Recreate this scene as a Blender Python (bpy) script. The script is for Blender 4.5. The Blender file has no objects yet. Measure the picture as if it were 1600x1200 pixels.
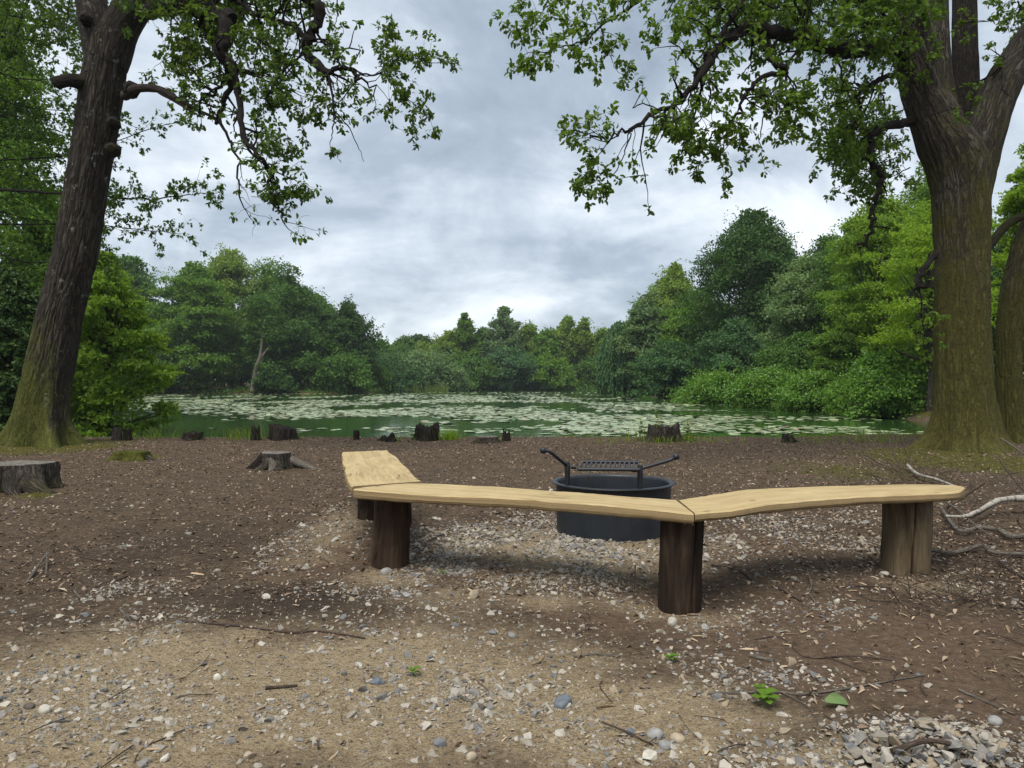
import bpy, bmesh, math, numpy as np
from mathutils import Vector
R = math.radians
C = bpy.context.scene.collection
F, HZ, CAMZ = 1180.0, 597.0, 1.25          # focal length and horizon of the photograph (1600 px wide), eye height
ZW = -0.45                                  # pond level
rng = np.random.default_rng(7)

# ------------------------------------------------------------------ numeric helpers
_tab = np.random.default_rng(3).random((256, 256))
def vnoise(x, y):
    xi = np.floor(x).astype(int); yi = np.floor(y).astype(int)
    fx = x - xi; fy = y - yi
    fx = fx*fx*(3-2*fx); fy = fy*fy*(3-2*fy)
    a = _tab[xi % 256, yi % 256]; b = _tab[(xi+1) % 256, yi % 256]
    c = _tab[xi % 256, (yi+1) % 256]; d = _tab[(xi+1) % 256, (yi+1) % 256]
    return (a*(1-fx)+b*fx)*(1-fy) + (c*(1-fx)+d*fx)*fy
def fbm(x, y, o=4):
    s = 0; a = .5
    for i in range(o):
        s = s + a*vnoise(x+17.3*i, y+9.1*i); x = x*2.03; y = y*2.03; a *= .5
    return s
def sstep(a, b, x):
    t = np.clip((x-a)/(b-a), 0, 1); return t*t*(3-2*t)
def norm(v):
    return v/np.maximum(np.linalg.norm(v, axis=-1, keepdims=True), 1e-9)

POND = np.array([(-11, 18.3), (-4, 18.4), (3, 18.5), (8, 18.9), (13, 20.5), (17.5, 26), (17.6, 34), (17.2, 46), (16.8, 62), (16, 82),
                 (17, 105), (20, 130), (21, 150), (8, 156), (-8, 154), (-17, 142), (-20, 128), (-25, 112), (-48, 110), (-66, 112),
                 (-60, 96), (-38, 66), (-25, 42), (-17, 26), (-14, 20)])
def pond_sd(x, y):                           # signed distance, positive on land
    x = np.asarray(x, float); y = np.asarray(y, float)
    best = np.full(x.shape, 1e9); inside = np.zeros(x.shape, bool)
    n = len(POND)
    for i in range(n):
        ax, ay = POND[i]; bx, by = POND[(i+1) % n]
        dx, dy = bx-ax, by-ay
        t = np.clip(((x-ax)*dx+(y-ay)*dy)/(dx*dx+dy*dy), 0, 1)
        best = np.minimum(best, np.hypot(x-ax-t*dx, y-ay-t*dy))
        c = ((ay > y) != (by > y)) & (x < (bx-ax)*(y-ay)/((by-ay) if by != ay else 1e-9)+ax)
        inside ^= c
    return np.where(inside, -best, best)
GFIX = [(1.0, 4.35, -.095, .5), (-.85, 5.3, -.06, .6), (2.71, 5.1, -.055, .6), (.85, 5.9, 0., .5), (-1.3, 6.9, -.01, .4), (0., 3., -.06, 1.5)]
def gz0(x, y):
    z = (fbm(x*.5+3, y*.5+8, 3)-.44)*.10 + (fbm(x*2.3, y*2.3+4, 3)-.44)*.035
    for (cx, cy, zt, w) in GFIX: z = z + (zt-z)*np.exp(-((x-cx)**2+(y-cy)**2)/w)
    return z + .05*np.exp(-((x-1.42)**2/.16+(y-2.62)**2/.06))
def gz(x, y):
    x = np.asarray(x, float); y = np.asarray(y, float)
    sd = pond_sd(x, y) + (fbm(x*.8, y*.8, 3)-.45)*.5
    g = gz0(x, y) + np.where(y > 24, np.clip(sd, 0, 60)*.012, 0)
    bank = ZW-.12 + (g-(ZW-.12))*sstep(0, 1.3, sd)
    bed = ZW-.12 - .22*np.clip(-sd, 0, 5)
    return np.where(sd > 0, bank, bed)
def P(x, y, d):                              # photograph point at depth d -> place
    return np.array(((x-800)/F*d, d, CAMZ-(y-HZ)/F*d))
def G(x, y):                                 # photograph point -> place on the ground
    d = CAMZ*F/(y-HZ)
    for _ in range(6):
        z = float(gz((x-800)/F*d, d)); d = (CAMZ-z)*F/(y-HZ)
    return np.array(((x-800)/F*d, d, float(gz((x-800)/F*d, d))))

# ------------------------------------------------------------------ mesh helpers
class MB:
    """collects faces, then links them as one mesh object"""
    def __init__(s): s.V = []; s.L = []; s.S = []; s.n = 0; s.B = []; s.U = []
    def add(s, V, faces_idx, size, bc=None):
        V = np.asarray(V, float); faces_idx = np.asarray(faces_idx)
        s.V.append(V); s.L.append(faces_idx.reshape(-1)+s.n)
        s.S.append(np.full(faces_idx.size//size, size)); s.n += len(V)
        s.B.append(V if bc is None else bc)
    def ngon(s, V): s.add(V, np.arange(len(V)), len(V))
    def mesh(s, name, mat, smooth=False):
        me = bpy.data.meshes.new(name)
        V = np.concatenate(s.V); L = np.concatenate(s.L).astype(np.int32); S = np.concatenate(s.S).astype(np.int32)
        me.vertices.add(len(V)); me.vertices.foreach_set('co', V.astype(np.float32).ravel())
        me.loops.add(len(L)); me.loops.foreach_set('vertex_index', L)
        me.polygons.add(len(S)); me.polygons.foreach_set('loop_start', (np.cumsum(S)-S).astype(np.int32))
        me.polygons.foreach_set('use_smooth', np.full(len(S), smooth))
        at = me.attributes.new('bc', 'FLOAT_VECTOR', 'POINT'); at.data.foreach_set('vector', np.concatenate(s.B).astype(np.float32).ravel())
        me.update(calc_edges=True)
        if mat: me.materials.append(mat)
        return me
    def build(s, name, mat, parent=None, smooth=False, loc=None):
        me = s.mesh(name, mat, smooth)
        o = bpy.data.objects.new(name, me); C.objects.link(o)
        if parent is not None:
            o.parent = parent; o.location = [-c for c in parent.location] if loc is None else loc
        elif loc is not None: o.location = loc
        return o
def quads_grid(n, m, closed=True):           # n rings of m verts
    i = np.arange(n-1)[:, None]; j = np.arange(m if closed else m-1)[None, :]
    k = (j+1) % m
    return np.stack([i*m+j, i*m+k, (i+1)*m+k, (i+1)*m+j], -1).reshape(-1, 4)
def tube(mb, pts, rad, seg=6, cap=True, bc0=0., lump=0., r=None):
    pts = np.asarray(pts, float); rad = np.asarray(rad, float); n = len(pts)
    T = np.gradient(pts, axis=0); T = norm(T)
    a = np.array((0, 0, 1.)) if abs(T[0, 2]) < .9 else np.array((1., 0, 0))
    U = np.empty_like(pts); u = norm(np.cross(a, T[0]))
    for i in range(n):
        u = u - T[i]*np.dot(u, T[i]); u = u/max(np.linalg.norm(u), 1e-9); U[i] = u
    W = np.cross(T, U)
    th = np.arange(seg)/seg*2*np.pi
    rr = rad[:, None]*np.ones(seg)[None]
    if lump: rr = rr*(1+lump*(r.random((n, seg))-.5))
    V = pts[:, None]+rr[..., None]*(np.cos(th)[None, :, None]*U[:, None]+np.sin(th)[None, :, None]*W[:, None])
    s = np.concatenate([[0], np.cumsum(np.linalg.norm(np.diff(pts, axis=0), axis=1))])+bc0
    r0 = max(rad.max(), .004)
    bc = np.stack([np.cos(th)[None]*r0*np.ones((n, 1)), np.sin(th)[None]*r0*np.ones((n, 1)), s[:, None]*np.ones((1, seg))], -1)
    mb.add(V.reshape(-1, 3), quads_grid(n, seg), 4, bc.reshape(-1, 3))
    if cap:
        mb.add(V[0][::-1], np.arange(seg), seg, bc[0][::-1]); mb.add(V[-1], np.arange(seg), seg, bc[-1])
def smooth_path(p, k=4):                     # Catmull-Rom
    p = np.asarray(p, float); q = np.vstack([2*p[0]-p[1], p, 2*p[-1]-p[-2]]); out = []
    for i in range(1, len(q)-2):
        for t in np.arange(k)/k:
            a, b, c, d = q[i-1], q[i], q[i+1], q[i+2]
            out.append(.5*((2*b)+(c-a)*t+(2*a-5*b+4*c-d)*t*t+(3*b-3*c+d-a)*t**3))
    out.append(p[-1]); return np.array(out)
OAK = np.array([(0, 0), (.10, .16), (.22, .14), (.30, .27), (.45, .20), (.55, .33), (.72, .22), (.86, .22), (1, 0)])
OAK = np.vstack([OAK, OAK[1:-1][::-1]*(1, -1)])
KITE = np.array([(0, 0), (.45, .32), (1, 0), (.45, -.32)])
OVAL = np.array([(0, 0), (.25, .24), (.6, .26), (1, 0), (.6, -.26), (.25, -.24)])
def leaves(mb, pos, axis, nrm, size, shape=KITE, bend=.12):
    axis = norm(axis); nrm = norm(nrm-axis*(nrm*axis).sum(-1, keepdims=True)); side = np.cross(nrm, axis)
    u = shape[:, 0][None, :, None]; v = shape[:, 1][None, :, None]
    V = pos[:, None]+size[:, None, None]*(axis[:, None]*u+side[:, None]*v+nrm[:, None]*(np.abs(v)*.5-u*u*bend))
    k = len(shape)
    mb.add(V.reshape(-1, 3), np.arange(len(pos)*k), k)
def rdir(r, n): return norm(r.normal(size=(n, 3)))

# ------------------------------------------------------------------ object helpers
def tag(o, label=None, cat=None, group=None, kind=None):
    if label: o['label'] = label
    if cat: o['category'] = cat
    if group: o['group'] = group
    if kind: o['kind'] = kind
    return o
def thing(name, label, cat, loc=(0, 0, 0), group=None):
    o = bpy.data.objects.new(name, None); C.objects.link(o); o.location = [float(c) for c in loc]
    return tag(o, label, cat, group)

# ------------------------------------------------------------------ materials
class NT:
    def __init__(s, name):
        s.m = bpy.data.materials.new(name); s.m.use_nodes = True; s.t = s.m.node_tree; s.t.nodes.clear()
        s.out = s.t.nodes.new('ShaderNodeOutputMaterial')
    def n(s, typ, ins=None, **kw):
        nd = s.t.nodes.new(typ)
        for k, v in kw.items(): setattr(nd, k, v)
        for k, v in (ins or {}).items():
            sk = nd.inputs[k]
            if hasattr(v, 'is_output') or isinstance(v, bpy.types.NodeSocket): s.t.links.new(v, sk)
            else: sk.default_value = v
        return nd
    def ramp(s, fac, stops, interp='LINEAR'):
        nd = s.n('ShaderNodeValToRGB', {'Fac': fac}); e = nd.color_ramp.elements; nd.color_ramp.interpolation = interp
        while len(e) < len(stops): e.new(.5)
        for i, (p, c) in enumerate(stops):
            e[i].position = p; e[i].color = (c, c, c, 1) if isinstance(c, (int, float)) else (*c, 1)
        return nd.outputs[0]
    def mix(s, f, a, b, mode='MIX'):
        nd = s.n('ShaderNodeMix', data_type='RGBA', blend_type=mode)
        for k, v in ((0, f), (6, a), (7, b)):
            if isinstance(v, bpy.types.NodeSocket): s.t.links.new(v, nd.inputs[k])
            elif isinstance(v, (int, float)): nd.inputs[k].default_value = v if k == 0 else (v, v, v, 1)
            else: nd.inputs[k].default_value = (*v, 1)
        return nd.outputs[2]
    def math(s, op, a, b=0., clamp=False):
        nd = s.n('ShaderNodeMath', operation=op, use_clamp=clamp)
        for k, v in ((0, a), (1, b)):
            if isinstance(v, bpy.types.NodeSocket): s.t.links.new(v, nd.inputs[k])
            else: nd.inputs[k].default_value = v
        return nd.outputs[0]
    def noise(s, vec, scale, detail=4., rough=.55, dist=0., sc=None):
        if sc is not None: vec = s.n('ShaderNodeMapping', {'Vector': vec, 'Scale': sc}).outputs[0]
        return s.n('ShaderNodeTexNoise', {'Vector': vec, 'Scale': scale, 'Detail': detail, 'Roughness': rough, 'Distortion': dist}).outputs['Fac']
    def attr(s, name, out='Vector'): return s.n('ShaderNodeAttribute', attribute_name=name).outputs[out]
    def pos(s): return s.n('ShaderNodeNewGeometry').outputs['Position']
    def bump(s, h, strength=.5, dist=.02):
        return s.n('ShaderNodeBump', {'Height': h, 'Strength': strength, 'Distance': dist}).outputs[0]
    def pbsdf(s, col, rough=.8, normal=None, spec=.3, metal=0., ior=1.5):
        p = s.n('ShaderNodeBsdfPrincipled', {'Roughness': rough, 'Specular IOR Level': spec, 'Metallic': metal, 'IOR': ior})
        if isinstance(col, bpy.types.NodeSocket): s.t.links.new(col, p.inputs['Base Color'])
        else: p.inputs['Base Color'].default_value = (*col, 1)
        if normal is not None: s.t.links.new(normal, p.inputs['Normal'])
        return p
    def done(s, sh):
        s.t.links.new(sh.outputs[0] if hasattr(sh, 'outputs') else sh, s.out.inputs[0]); return s.m

def leaf_mat(name, c, var=.45, trans=.35, rough=.5, spec=.3, hue=.0):
    t = NT(name); c = np.array(c)*(1.36, 1.36, .98); var = var*.75; spec = spec*.7
    f = t.n('ShaderNodeNewGeometry').outputs['Random Per Island']
    big = t.noise(t.pos(), .45, 2.)
    a = c*(1-var); b = c*(1+var)*np.array((1.12+hue, 1, .85))
    col = t.ramp(f, [(0, tuple(a)), (.55, tuple(c)), (1, tuple(np.minimum(b, .8)))])
    col = t.mix(t.ramp(big, [(.35, 0.), (.65, .5)]), col, tuple(c*np.array((1.35, 1.12, .7))))
    p = t.pbsdf(col, rough, spec=spec)
    tr = t.n('ShaderNodeBsdfTranslucent', {'Color': t.mix(.5, col, (.25, .38, .03), 'MULTIPLY')})
    tr.inputs['Color'].default_value = (.1, .2, .03, 1)
    t.t.links.new(t.mix(1., col, (1.5, 1.5, .7), 'MULTIPLY'), tr.inputs['Color'])
    return t.done(t.n('ShaderNodeMixShader', {0: trans, 1: p.outputs[0], 2: tr.outputs[0]}))
def bark_mat(name, dark, light, moss=(.05, .05, .008), moss_amt=.0, moss_h=2., scale=1., bump=.8, lichen=0., green_side=None):
    t = NT(name); bc = t.attr('bc'); p = t.pos()
    rid = t.noise(bc, 15*scale, 5., .6, .6, (1, 1, .16))
    rid2 = t.noise(bc, 42*scale, 4., .6, .3, (1, 1, .3))
    fine = t.noise(p, 60., 4.)
    ridge = t.math('ABSOLUTE', t.math('SUBTRACT', rid, .5))
    ridge = t.ramp(ridge, [(0, 0.), (.11, 1.)])
    h = t.math('ADD', t.math('MULTIPLY', ridge, .7), t.math('MULTIPLY', rid2, .5))
    col = t.mix(t.ramp(t.math('ADD', t.math('MULTIPLY', ridge, .45), t.math('MULTIPLY', rid2, .55)), [(.25, 0.), (.8, 1.)]), dark, light)
    col = t.mix(t.ramp(t.noise(p, 1.1, 3.), [(.35, 0.), (.7, .5)]), col, tuple(np.array(dark)*1.3))
    if lichen: col = t.mix(t.ramp(t.noise(p, 5.5, 5., .65), [(.62, 0.), (.68, lichen)]), col, (.30, .31, .27))
    if moss_amt:
        z = t.n('ShaderNodeSeparateXYZ', {0: p}).outputs
        hz = t.n('ShaderNodeMapRange', {0: z[2], 1: 0., 2: moss_h, 3: 1., 4: .0}, clamp=True).outputs[0]
        m = t.math('ADD', t.math('MULTIPLY', hz, 1.0*moss_amt), t.math('SUBTRACT', t.noise(p, 1.3, 5., .65), .62))
        if green_side is not None:
            nx = t.n('ShaderNodeSeparateXYZ', {0: t.n('ShaderNodeNewGeometry').outputs['Normal']}).outputs[0]
            m = t.math('ADD', m, t.math('MULTIPLY', nx, green_side))
        mm = t.ramp(t.math('ADD', m, t.math('MULTIPLY', t.math('SUBTRACT', t.noise(p, 9., 5., .7), .5), .5)), [(.05, 0.), (.36, .9)])
        mc = t.ramp(t.noise(p, 22., 4.), [(.3, tuple(np.array(moss)*.65)), (.7, tuple(np.array(moss)*1.4))])
        col = t.mix(mm, col, mc)
    col = t.mix(t.ramp(fine, [(.3, .25), (.6, 0.)]), col, tuple(np.array(dark)*.6))
    return t.done(t.pbsdf(col, .95, t.bump(h, bump, .05), spec=.15))

M = {}
# ground: sandy soil, brown litter, moss, driven by the soil masks of the terrain
t = NT('soil'); p = t.pos()
n1 = t.noise(p, 3.2, 6., .62); n2 = t.noise(p, 26., 6., .7); n3 = t.noise(p, 120., 4., .6)
vor = t.n('ShaderNodeTexVoronoi', {'Vector': p, 'Scale': 46., 'Randomness': 1.}); vcol = vor.outputs['Color']
chips = t.n('ShaderNodeSeparateColor', {0: vcol}).outputs[0]
mul = t.ramp(n2, [(.25, (.036, .024, .015)), (.5, (.112, .077, .049)), (.64, (.20, .145, .095)), (.8, (.31, .235, .16))])
fib = t.noise(p, 1., 5., .65, .8, (26, 85, 40)); mul = t.mix(t.ramp(fib, [(.55, 0.), (.68, .6)]), mul, (.25, .182, .122)); mul = t.mix(t.ramp(fib, [(.32, .7), (.45, 0.)]), mul, (.030, .020, .014))
mul = t.mix(t.ramp(n1, [(.35, 0.), (.65, .55)]), mul, (.052, .037, .026))
snd = t.ramp(n2, [(.25, (.195, .143, .080)), (.5, (.365, .278, .165)), (.75, (.48, .385, .245))])
snd = t.mix(t.ramp(n3, [(.3, .45), (.55, 0.)]), snd, (.085, .06, .038))
chip2 = t.n('ShaderNodeSeparateColor', {0: t.n('ShaderNodeTexVoronoi', {'Vector': p, 'Scale': 120., 'Randomness': 1.}).outputs['Color']}).outputs[0]
snd = t.mix(t.ramp(chip2, [(.80, 0.), (.9, .55)]), snd, (.36, .31, .24)); snd = t.mix(t.ramp(chip2, [(.12, .6), (.2, 0.)]), snd, (.10, .075, .05))
mo = t.ramp(n2, [(.25, (.035, .035, .006)), (.6, (.105, .098, .016)), (.8, (.17, .14, .04))])
dirt = t.ramp(n2, [(.25, (.066, .044, .028)), (.6, (.160, .110, .072)), (.85, (.25, .18, .122))])
col = t.mix(t.ramp(t.math('ADD', t.attr('dirt', 'Fac'), t.math('MULTIPLY', t.math('SUBTRACT', n1, .5), .9)), [(.3, 0.), (.65, 1.)]), mul, dirt)
col = t.mix(t.ramp(t.math('ADD', t.attr('sand', 'Fac'), t.math('MULTIPLY', t.math('SUBTRACT', n1, .5), 1.0)), [(.25, 0.), (.75, 1.)]), col, snd)
col = t.mix(t.ramp(t.math('ADD', t.attr('damp', 'Fac'), t.math('MULTIPLY', t.math('SUBTRACT', n1, .5), .5)), [(.2, 0.), (.8, .75)]), col, (.040, .029, .022))
col = t.mix(t.ramp(t.math('ADD', t.attr('moss', 'Fac'), t.math('MULTIPLY', t.math('SUBTRACT', n1, .5), 1.3)), [(.35, 0.), (.7, .95)]), col, mo)
hh = t.math('ADD', t.math('MULTIPLY', n2, .8), t.math('ADD', t.math('MULTIPLY', n3, .35), t.math('MULTIPLY', chips, .25)))
M['soil'] = t.done(t.pbsdf(col, .95, t.bump(hh, 1., .05), spec=.12))
# pond water
t = NT('pond_water'); p = t.pos()
w = t.noise(p, 1., 3., .5, 0., (.9, 2.6, 1)); w2 = t.noise(p, 5., 2., .5, 0., (.8, 2., 1))
M['water'] = t.done(t.pbsdf((.024, .060, .014), .06, t.bump(t.math('ADD', w, t.math('MULTIPLY', w2, .35)), .07, .08), spec=.5, ior=1.33))
# lily pads
t = NT('lily_pad'); f = t.n('ShaderNodeNewGeometry').outputs['Random Per Island']
col = t.ramp(f, [(0, (.14, .20, .08)), (.5, (.24, .30, .15)), (.85, (.36, .40, .24)), (1, (.28, .21, .12))])
M['pad'] = t.done(t.pbsdf(col, .38, spec=.55))
# sawn oak
t = NT('sawn_oak'); b = t.attr('bc')
g1 = t.noise(b, 1., 6., .6, 1.2, (1.2, 16, 16)); g2 = t.noise(b, 1., 4., .6, .4, (5, 110, 60)); g3 = t.noise(b, 2.2, 3.)
saw = t.noise(b, 1., 3., .6, .2, (70, 3, 3))
col = t.ramp(g1, [(.25, (.27, .195, .088)), (.5, (.40, .305, .152)), (.75, (.49, .39, .212))])
col = t.mix(t.ramp(g2, [(.3, .6), (.6, 0.)]), col, (.24, .165, .078))
col = t.mix(t.ramp(g3, [(.5, 0.), (.75, .4)]), col, (.52, .41, .22))
col = t.mix(t.ramp(saw, [(.3, .25), (.5, 0.)]), col, (.33, .24, .125))
kn = t.n('ShaderNodeTexVoronoi', {'Vector': t.n('ShaderNodeMapping', {'Vector': b, 'Scale': (1.25, 2.3, 2.)}).outputs[0], 'Scale': 1.}, voronoi_dimensions='2D')
col = t.mix(t.ramp(kn.outputs['Distance'], [(.02, .85), (.034, .35), (.06, 0.)]), col, (.16, .10, .05))
crk = t.noise(b, 1., 3., .5, .6, (.9, 14, 1)); crk = t.math('MULTIPLY', t.ramp(t.math('ABSOLUTE', t.math('SUBTRACT', crk, .5)), [(.0, 1.), (.028, 0.)]), t.ramp(t.noise(b, 1.3, 2.), [(.56, 0.), (.62, 1.)]))
col = t.mix(t.math('MULTIPLY', crk, .85), col, (.07, .045, .022))
col = t.mix(t.ramp(t.noise(b, 1., 5., .65, .5, (2.2, 5, 5)), [(.58, 0.), (.75, .45)]), col, (.27, .20, .115))
M['plank'] = t.done(t.pbsdf(col, .75, t.bump(t.math('ADD', g2, t.math('MULTIPLY', saw, .5)), .3, .006), spec=.25))
t = NT('sawn_oak_edge_shaded'); b = t.attr('bc')  # same oak as the top, with the front face's shade put into its colour
g1 = t.noise(b, 1., 5., .6, .8, (1.5, 9, 40)); g2 = t.noise(b, 1., 4., .65, .3, (38, 6, 8))
col = t.ramp(g1, [(.25, (.17, .115, .055)), (.5, (.265, .19, .095)), (.8, (.35, .26, .145))])
col = t.mix(t.ramp(g2, [(.3, .45), (.6, 0.)]), col, (.20, .13, .06))
M['plank_edge_shaded'] = t.done(t.pbsdf(col, .8, t.bump(t.math('ADD', g2, g1), .5, .01), spec=.2))
def post_mat(name, a, b_, c):
    t = NT(name); b = t.attr('bc')
    g1 = t.noise(b, 9., 6., .62, .8, (1, 1, .14)); g2 = t.noise(b, 40., 4., .6, .2, (1, 1, .10)); g3 = t.noise(t.pos(), 7., 4.)
    col = t.ramp(g1, [(.3, a), (.52, b_), (.72, c)])
    col = t.mix(t.ramp(g2, [(.3, .6), (.55, 0.)]), col, tuple(np.array(a)*.55))
    col = t.mix(t.ramp(g3, [(.45, 0.), (.7, .5)]), col, tuple(np.array(b_)*.8))
    return t.done(t.pbsdf(col, .9, t.bump(t.math('ADD', g1, t.math('MULTIPLY', g2, .6)), .9, .03), spec=.15))
M['post_dark'] = post_mat('stripped_log_dark', (.010, .0065, .005), (.030, .019, .012), (.070, .046, .030))
M['post_brown'] = post_mat('stripped_log_brown', (.020, .012, .008), (.055, .034, .021), (.105, .070, .043))
M['post_pale'] = post_mat('stripped_log_pale', (.055, .038, .022), (.125, .092, .054), (.185, .140, .086))
# steel
t = NT('black_steel'); p = t.pos()
s1 = t.noise(p, 9., 5., .65); s2 = t.noise(p, 55., 3.)
col = t.ramp(s1, [(.3, (.011, .013, .017)), (.6, (.019, .023, .029)), (.8, (.034, .036, .039))])
col = t.mix(t.ramp(s2, [(.66, 0.), (.72, .35)]), col, (.13, .12, .11)); col = t.mix(t.ramp(t.noise(p, 4., 6., .7, .6, (1, 1, .35)), [(.55, 0.), (.72, .4)]), col, (.062, .050, .042))
M['steel'] = t.done(t.pbsdf(col, .48, t.bump(s2, .15, .003), spec=.5, metal=.25))
M['rod'] = (lambda t: t.done(t.pbsdf((.016, .017, .020), .5, spec=.5, metal=.2)))(NT('black_rod'))
# stones, litter, twigs
t = NT('flint'); f = t.n('ShaderNodeNewGeometry').outputs['Random Per Island']; p = t.pos()
col = t.ramp(f, [(0, (.235, .21, .168)), (.18, (.30, .275, .23)), (.36, (.165, .16, .15)), (.5, (.24, .188, .125)), (.62, (.095, .10, .108)), (.74, (.20, .18, .145)), (.88, (.38, .35, .295)), (1, (.12, .095, .07))], 'CONSTANT')
col = t.mix(t.ramp(t.noise(p, 38., 5., .65), [(.35, .4), (.65, 0.)]), col, (.17, .14, .105))
col = t.mix(t.ramp(t.noise(p, 110., 3.), [(.5, 0.), (.75, .35)]), col, (.42, .37, .29))
M['flint'] = t.done(t.pbsdf(col, .8, t.bump(t.noise(p, 90., 4.), .35, .005), spec=.3))
def stone_mat(name, c):
    t = NT(name); p = t.pos(); c = np.array(c)
    col = t.ramp(t.noise(p, 30., 6., .65), [(.3, tuple(c*.55)), (.55, tuple(c)), (.75, tuple(c*1.25))])
    col = t.mix(t.ramp(t.noise(p, 9., 3.), [(.55, 0.), (.7, .4)]), col, (.20, .15, .10))
    return t.done(t.pbsdf(col, .75, t.bump(t.noise(p, 70., 4.), .4, .006), spec=.3))
t = NT('dry_litter'); f = t.n('ShaderNodeNewGeometry').outputs['Random Per Island']
col = t.ramp(f, [(0, (.040, .027, .018)), (.3, (.090, .061, .041)), (.55, (.145, .102, .069)), (.75, (.20, .145, .097)), (.92, (.28, .215, .15)), (1, (.40, .325, .24))])
M['litter'] = t.done(t.pbsdf(col, .85, spec=.2))
t = NT('tan_leaf'); f = t.n('ShaderNodeNewGeometry').outputs['Random Per Island']
col = t.ramp(f, [(0, (.10, .065, .042)), (.5, (.19, .135, .092)), (1, (.33, .26, .185))])
M['tan_leaf'] = t.done(t.pbsdf(col, .8, spec=.2))
M['twig'] = bark_mat('twig_bark', (.040, .028, .022), (.12, .088, .068), scale=4., bump=.4)
M['grey_twig'] = bark_mat('grey_twig_bark', (.075, .065, .052), (.21, .185, .15), scale=3., bump=.5)
M['birch'] = (lambda t: t.done(t.pbsdf(t.mix(t.ramp(t.noise(t.attr('bc'), 1., 4., .6, .5, (6, 6, 45)), [(.50, 0.), (.60, .9)]), (.31, .285, .24), (.06, .05, .042)), .8, t.bump(t.noise(t.pos(), 50., 4.), .3, .005))))(NT('birch_bark'))
M['cut'] = (lambda t: t.done(t.pbsdf(t.ramp(t.noise(t.attr('bc'), 9., 6., .65, 1.), [(.3, (.07, .062, .052)), (.6, (.15, .138, .118)), (.8, (.22, .205, .18))]), .9, t.bump(t.noise(t.attr('bc'), 30., 4.), .5, .01), spec=.15)))(NT('weathered_cut_wood'))
M['stump'] = bark_mat('stump_bark', (.024, .019, .015), (.13, .112, .09), moss=(.075, .075, .015), moss_amt=.28, moss_h=.4, scale=1.6)
M['stump_pale'] = bark_mat('split_stump_wood', (.045, .036, .029), (.20, .17, .14), scale=1.6)
M['stump_dark'] = bark_mat('dark_stump_bark', (.014, .011, .009), (.062, .050, .039), moss=(.06, .065, .012), moss_amt=.15, moss_h=.5, scale=1.6)
M['stump_moss'] = bark_mat('mossy_stump_bark', (.035, .028, .020), (.10, .08, .06), moss=(.10, .105, .016), moss_amt=1.0, moss_h=.9, scale=1.6)
M['bark_l'] = bark_mat('furrowed_oak_bark', (.016, .013, .010), (.088, .075, .060), moss=(.072, .078, .014), moss_amt=.72, moss_h=3.2, lichen=.55, green_side=-.20)
M['bark_r'] = bark_mat('mossy_oak_bark', (.026, .021, .016), (.130, .112, .090), moss=(.078, .074, .016), moss_amt=.84, moss_h=8.2, lichen=.25, green_side=.06)
M['limb'] = bark_mat('limb_bark', (.010, .008, .007), (.038, .032, .028), scale=2., bump=.6)
M['limb_moss'] = bark_mat('mossy_limb_bark', (.014, .011, .009), (.060, .050, .040), moss=(.06, .06, .012), moss_amt=.35, moss_h=12., scale=1.6)
M['dead_limb'] = bark_mat('dead_limb_bark', (.028, .021, .017), (.11, .088, .072), scale=2., bump=.6)
M['trunk_far'] = bark_mat('woodland_bark', (.030, .025, .020), (.11, .095, .078), scale=1., bump=.5)
M['trunk_pale'] = bark_mat('pale_bark', (.085, .075, .06), (.24, .21, .172), scale=1., bump=.4)
M['oakleaf'] = leaf_mat('oak_leaf', (.052, .096, .022), .4, .40)
M['oakleaf_r'] = leaf_mat('oak_leaf_fresh', (.060, .112, .022), .4, .40)
M['beech'] = leaf_mat('beech_leaf', (.050, .100, .026), .4, .40)
M['bright'] = leaf_mat('bright_leaf', (.105, .185, .032), .4, .40)
M['yellow'] = leaf_mat('yellow_green_leaf', (.120, .205, .024), .35, .42)
M['mid'] = leaf_mat('mid_green_leaf', (.070, .142, .026), .4, .32)
M['midlight'] = leaf_mat('light_green_leaf', (.105, .172, .040), .4, .32)
M['dark'] = leaf_mat('dark_leaf', (.030, .072, .023), .4, .28)
M['vdark'] = leaf_mat('yew_leaf', (0.029, 0.061, 0.020), .4, .2)
M['deep'] = leaf_mat('deep_green_leaf', (.047, .105, .027), .4, .3)
M['grey'] = leaf_mat('grey_green_leaf', (.088, .150, .092), .35, .3)
M['greyblue'] = leaf_mat('blue_green_leaf', (.044, .100, .056), .35, .3)
M['rhodo'] = leaf_mat('glossy_leaf', (.070, .152, .028), .4, .28, .35, .45)
M['grass'] = leaf_mat('grass_blade', (.095, .145, .030), .35, .4)
M['reed'] = leaf_mat('reed_blade', (0.080, 0.123, 0.046), .3, .3)
M['seed'] = leaf_mat('seedling_leaf', (.075, .150, .022), .25, .4)

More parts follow.
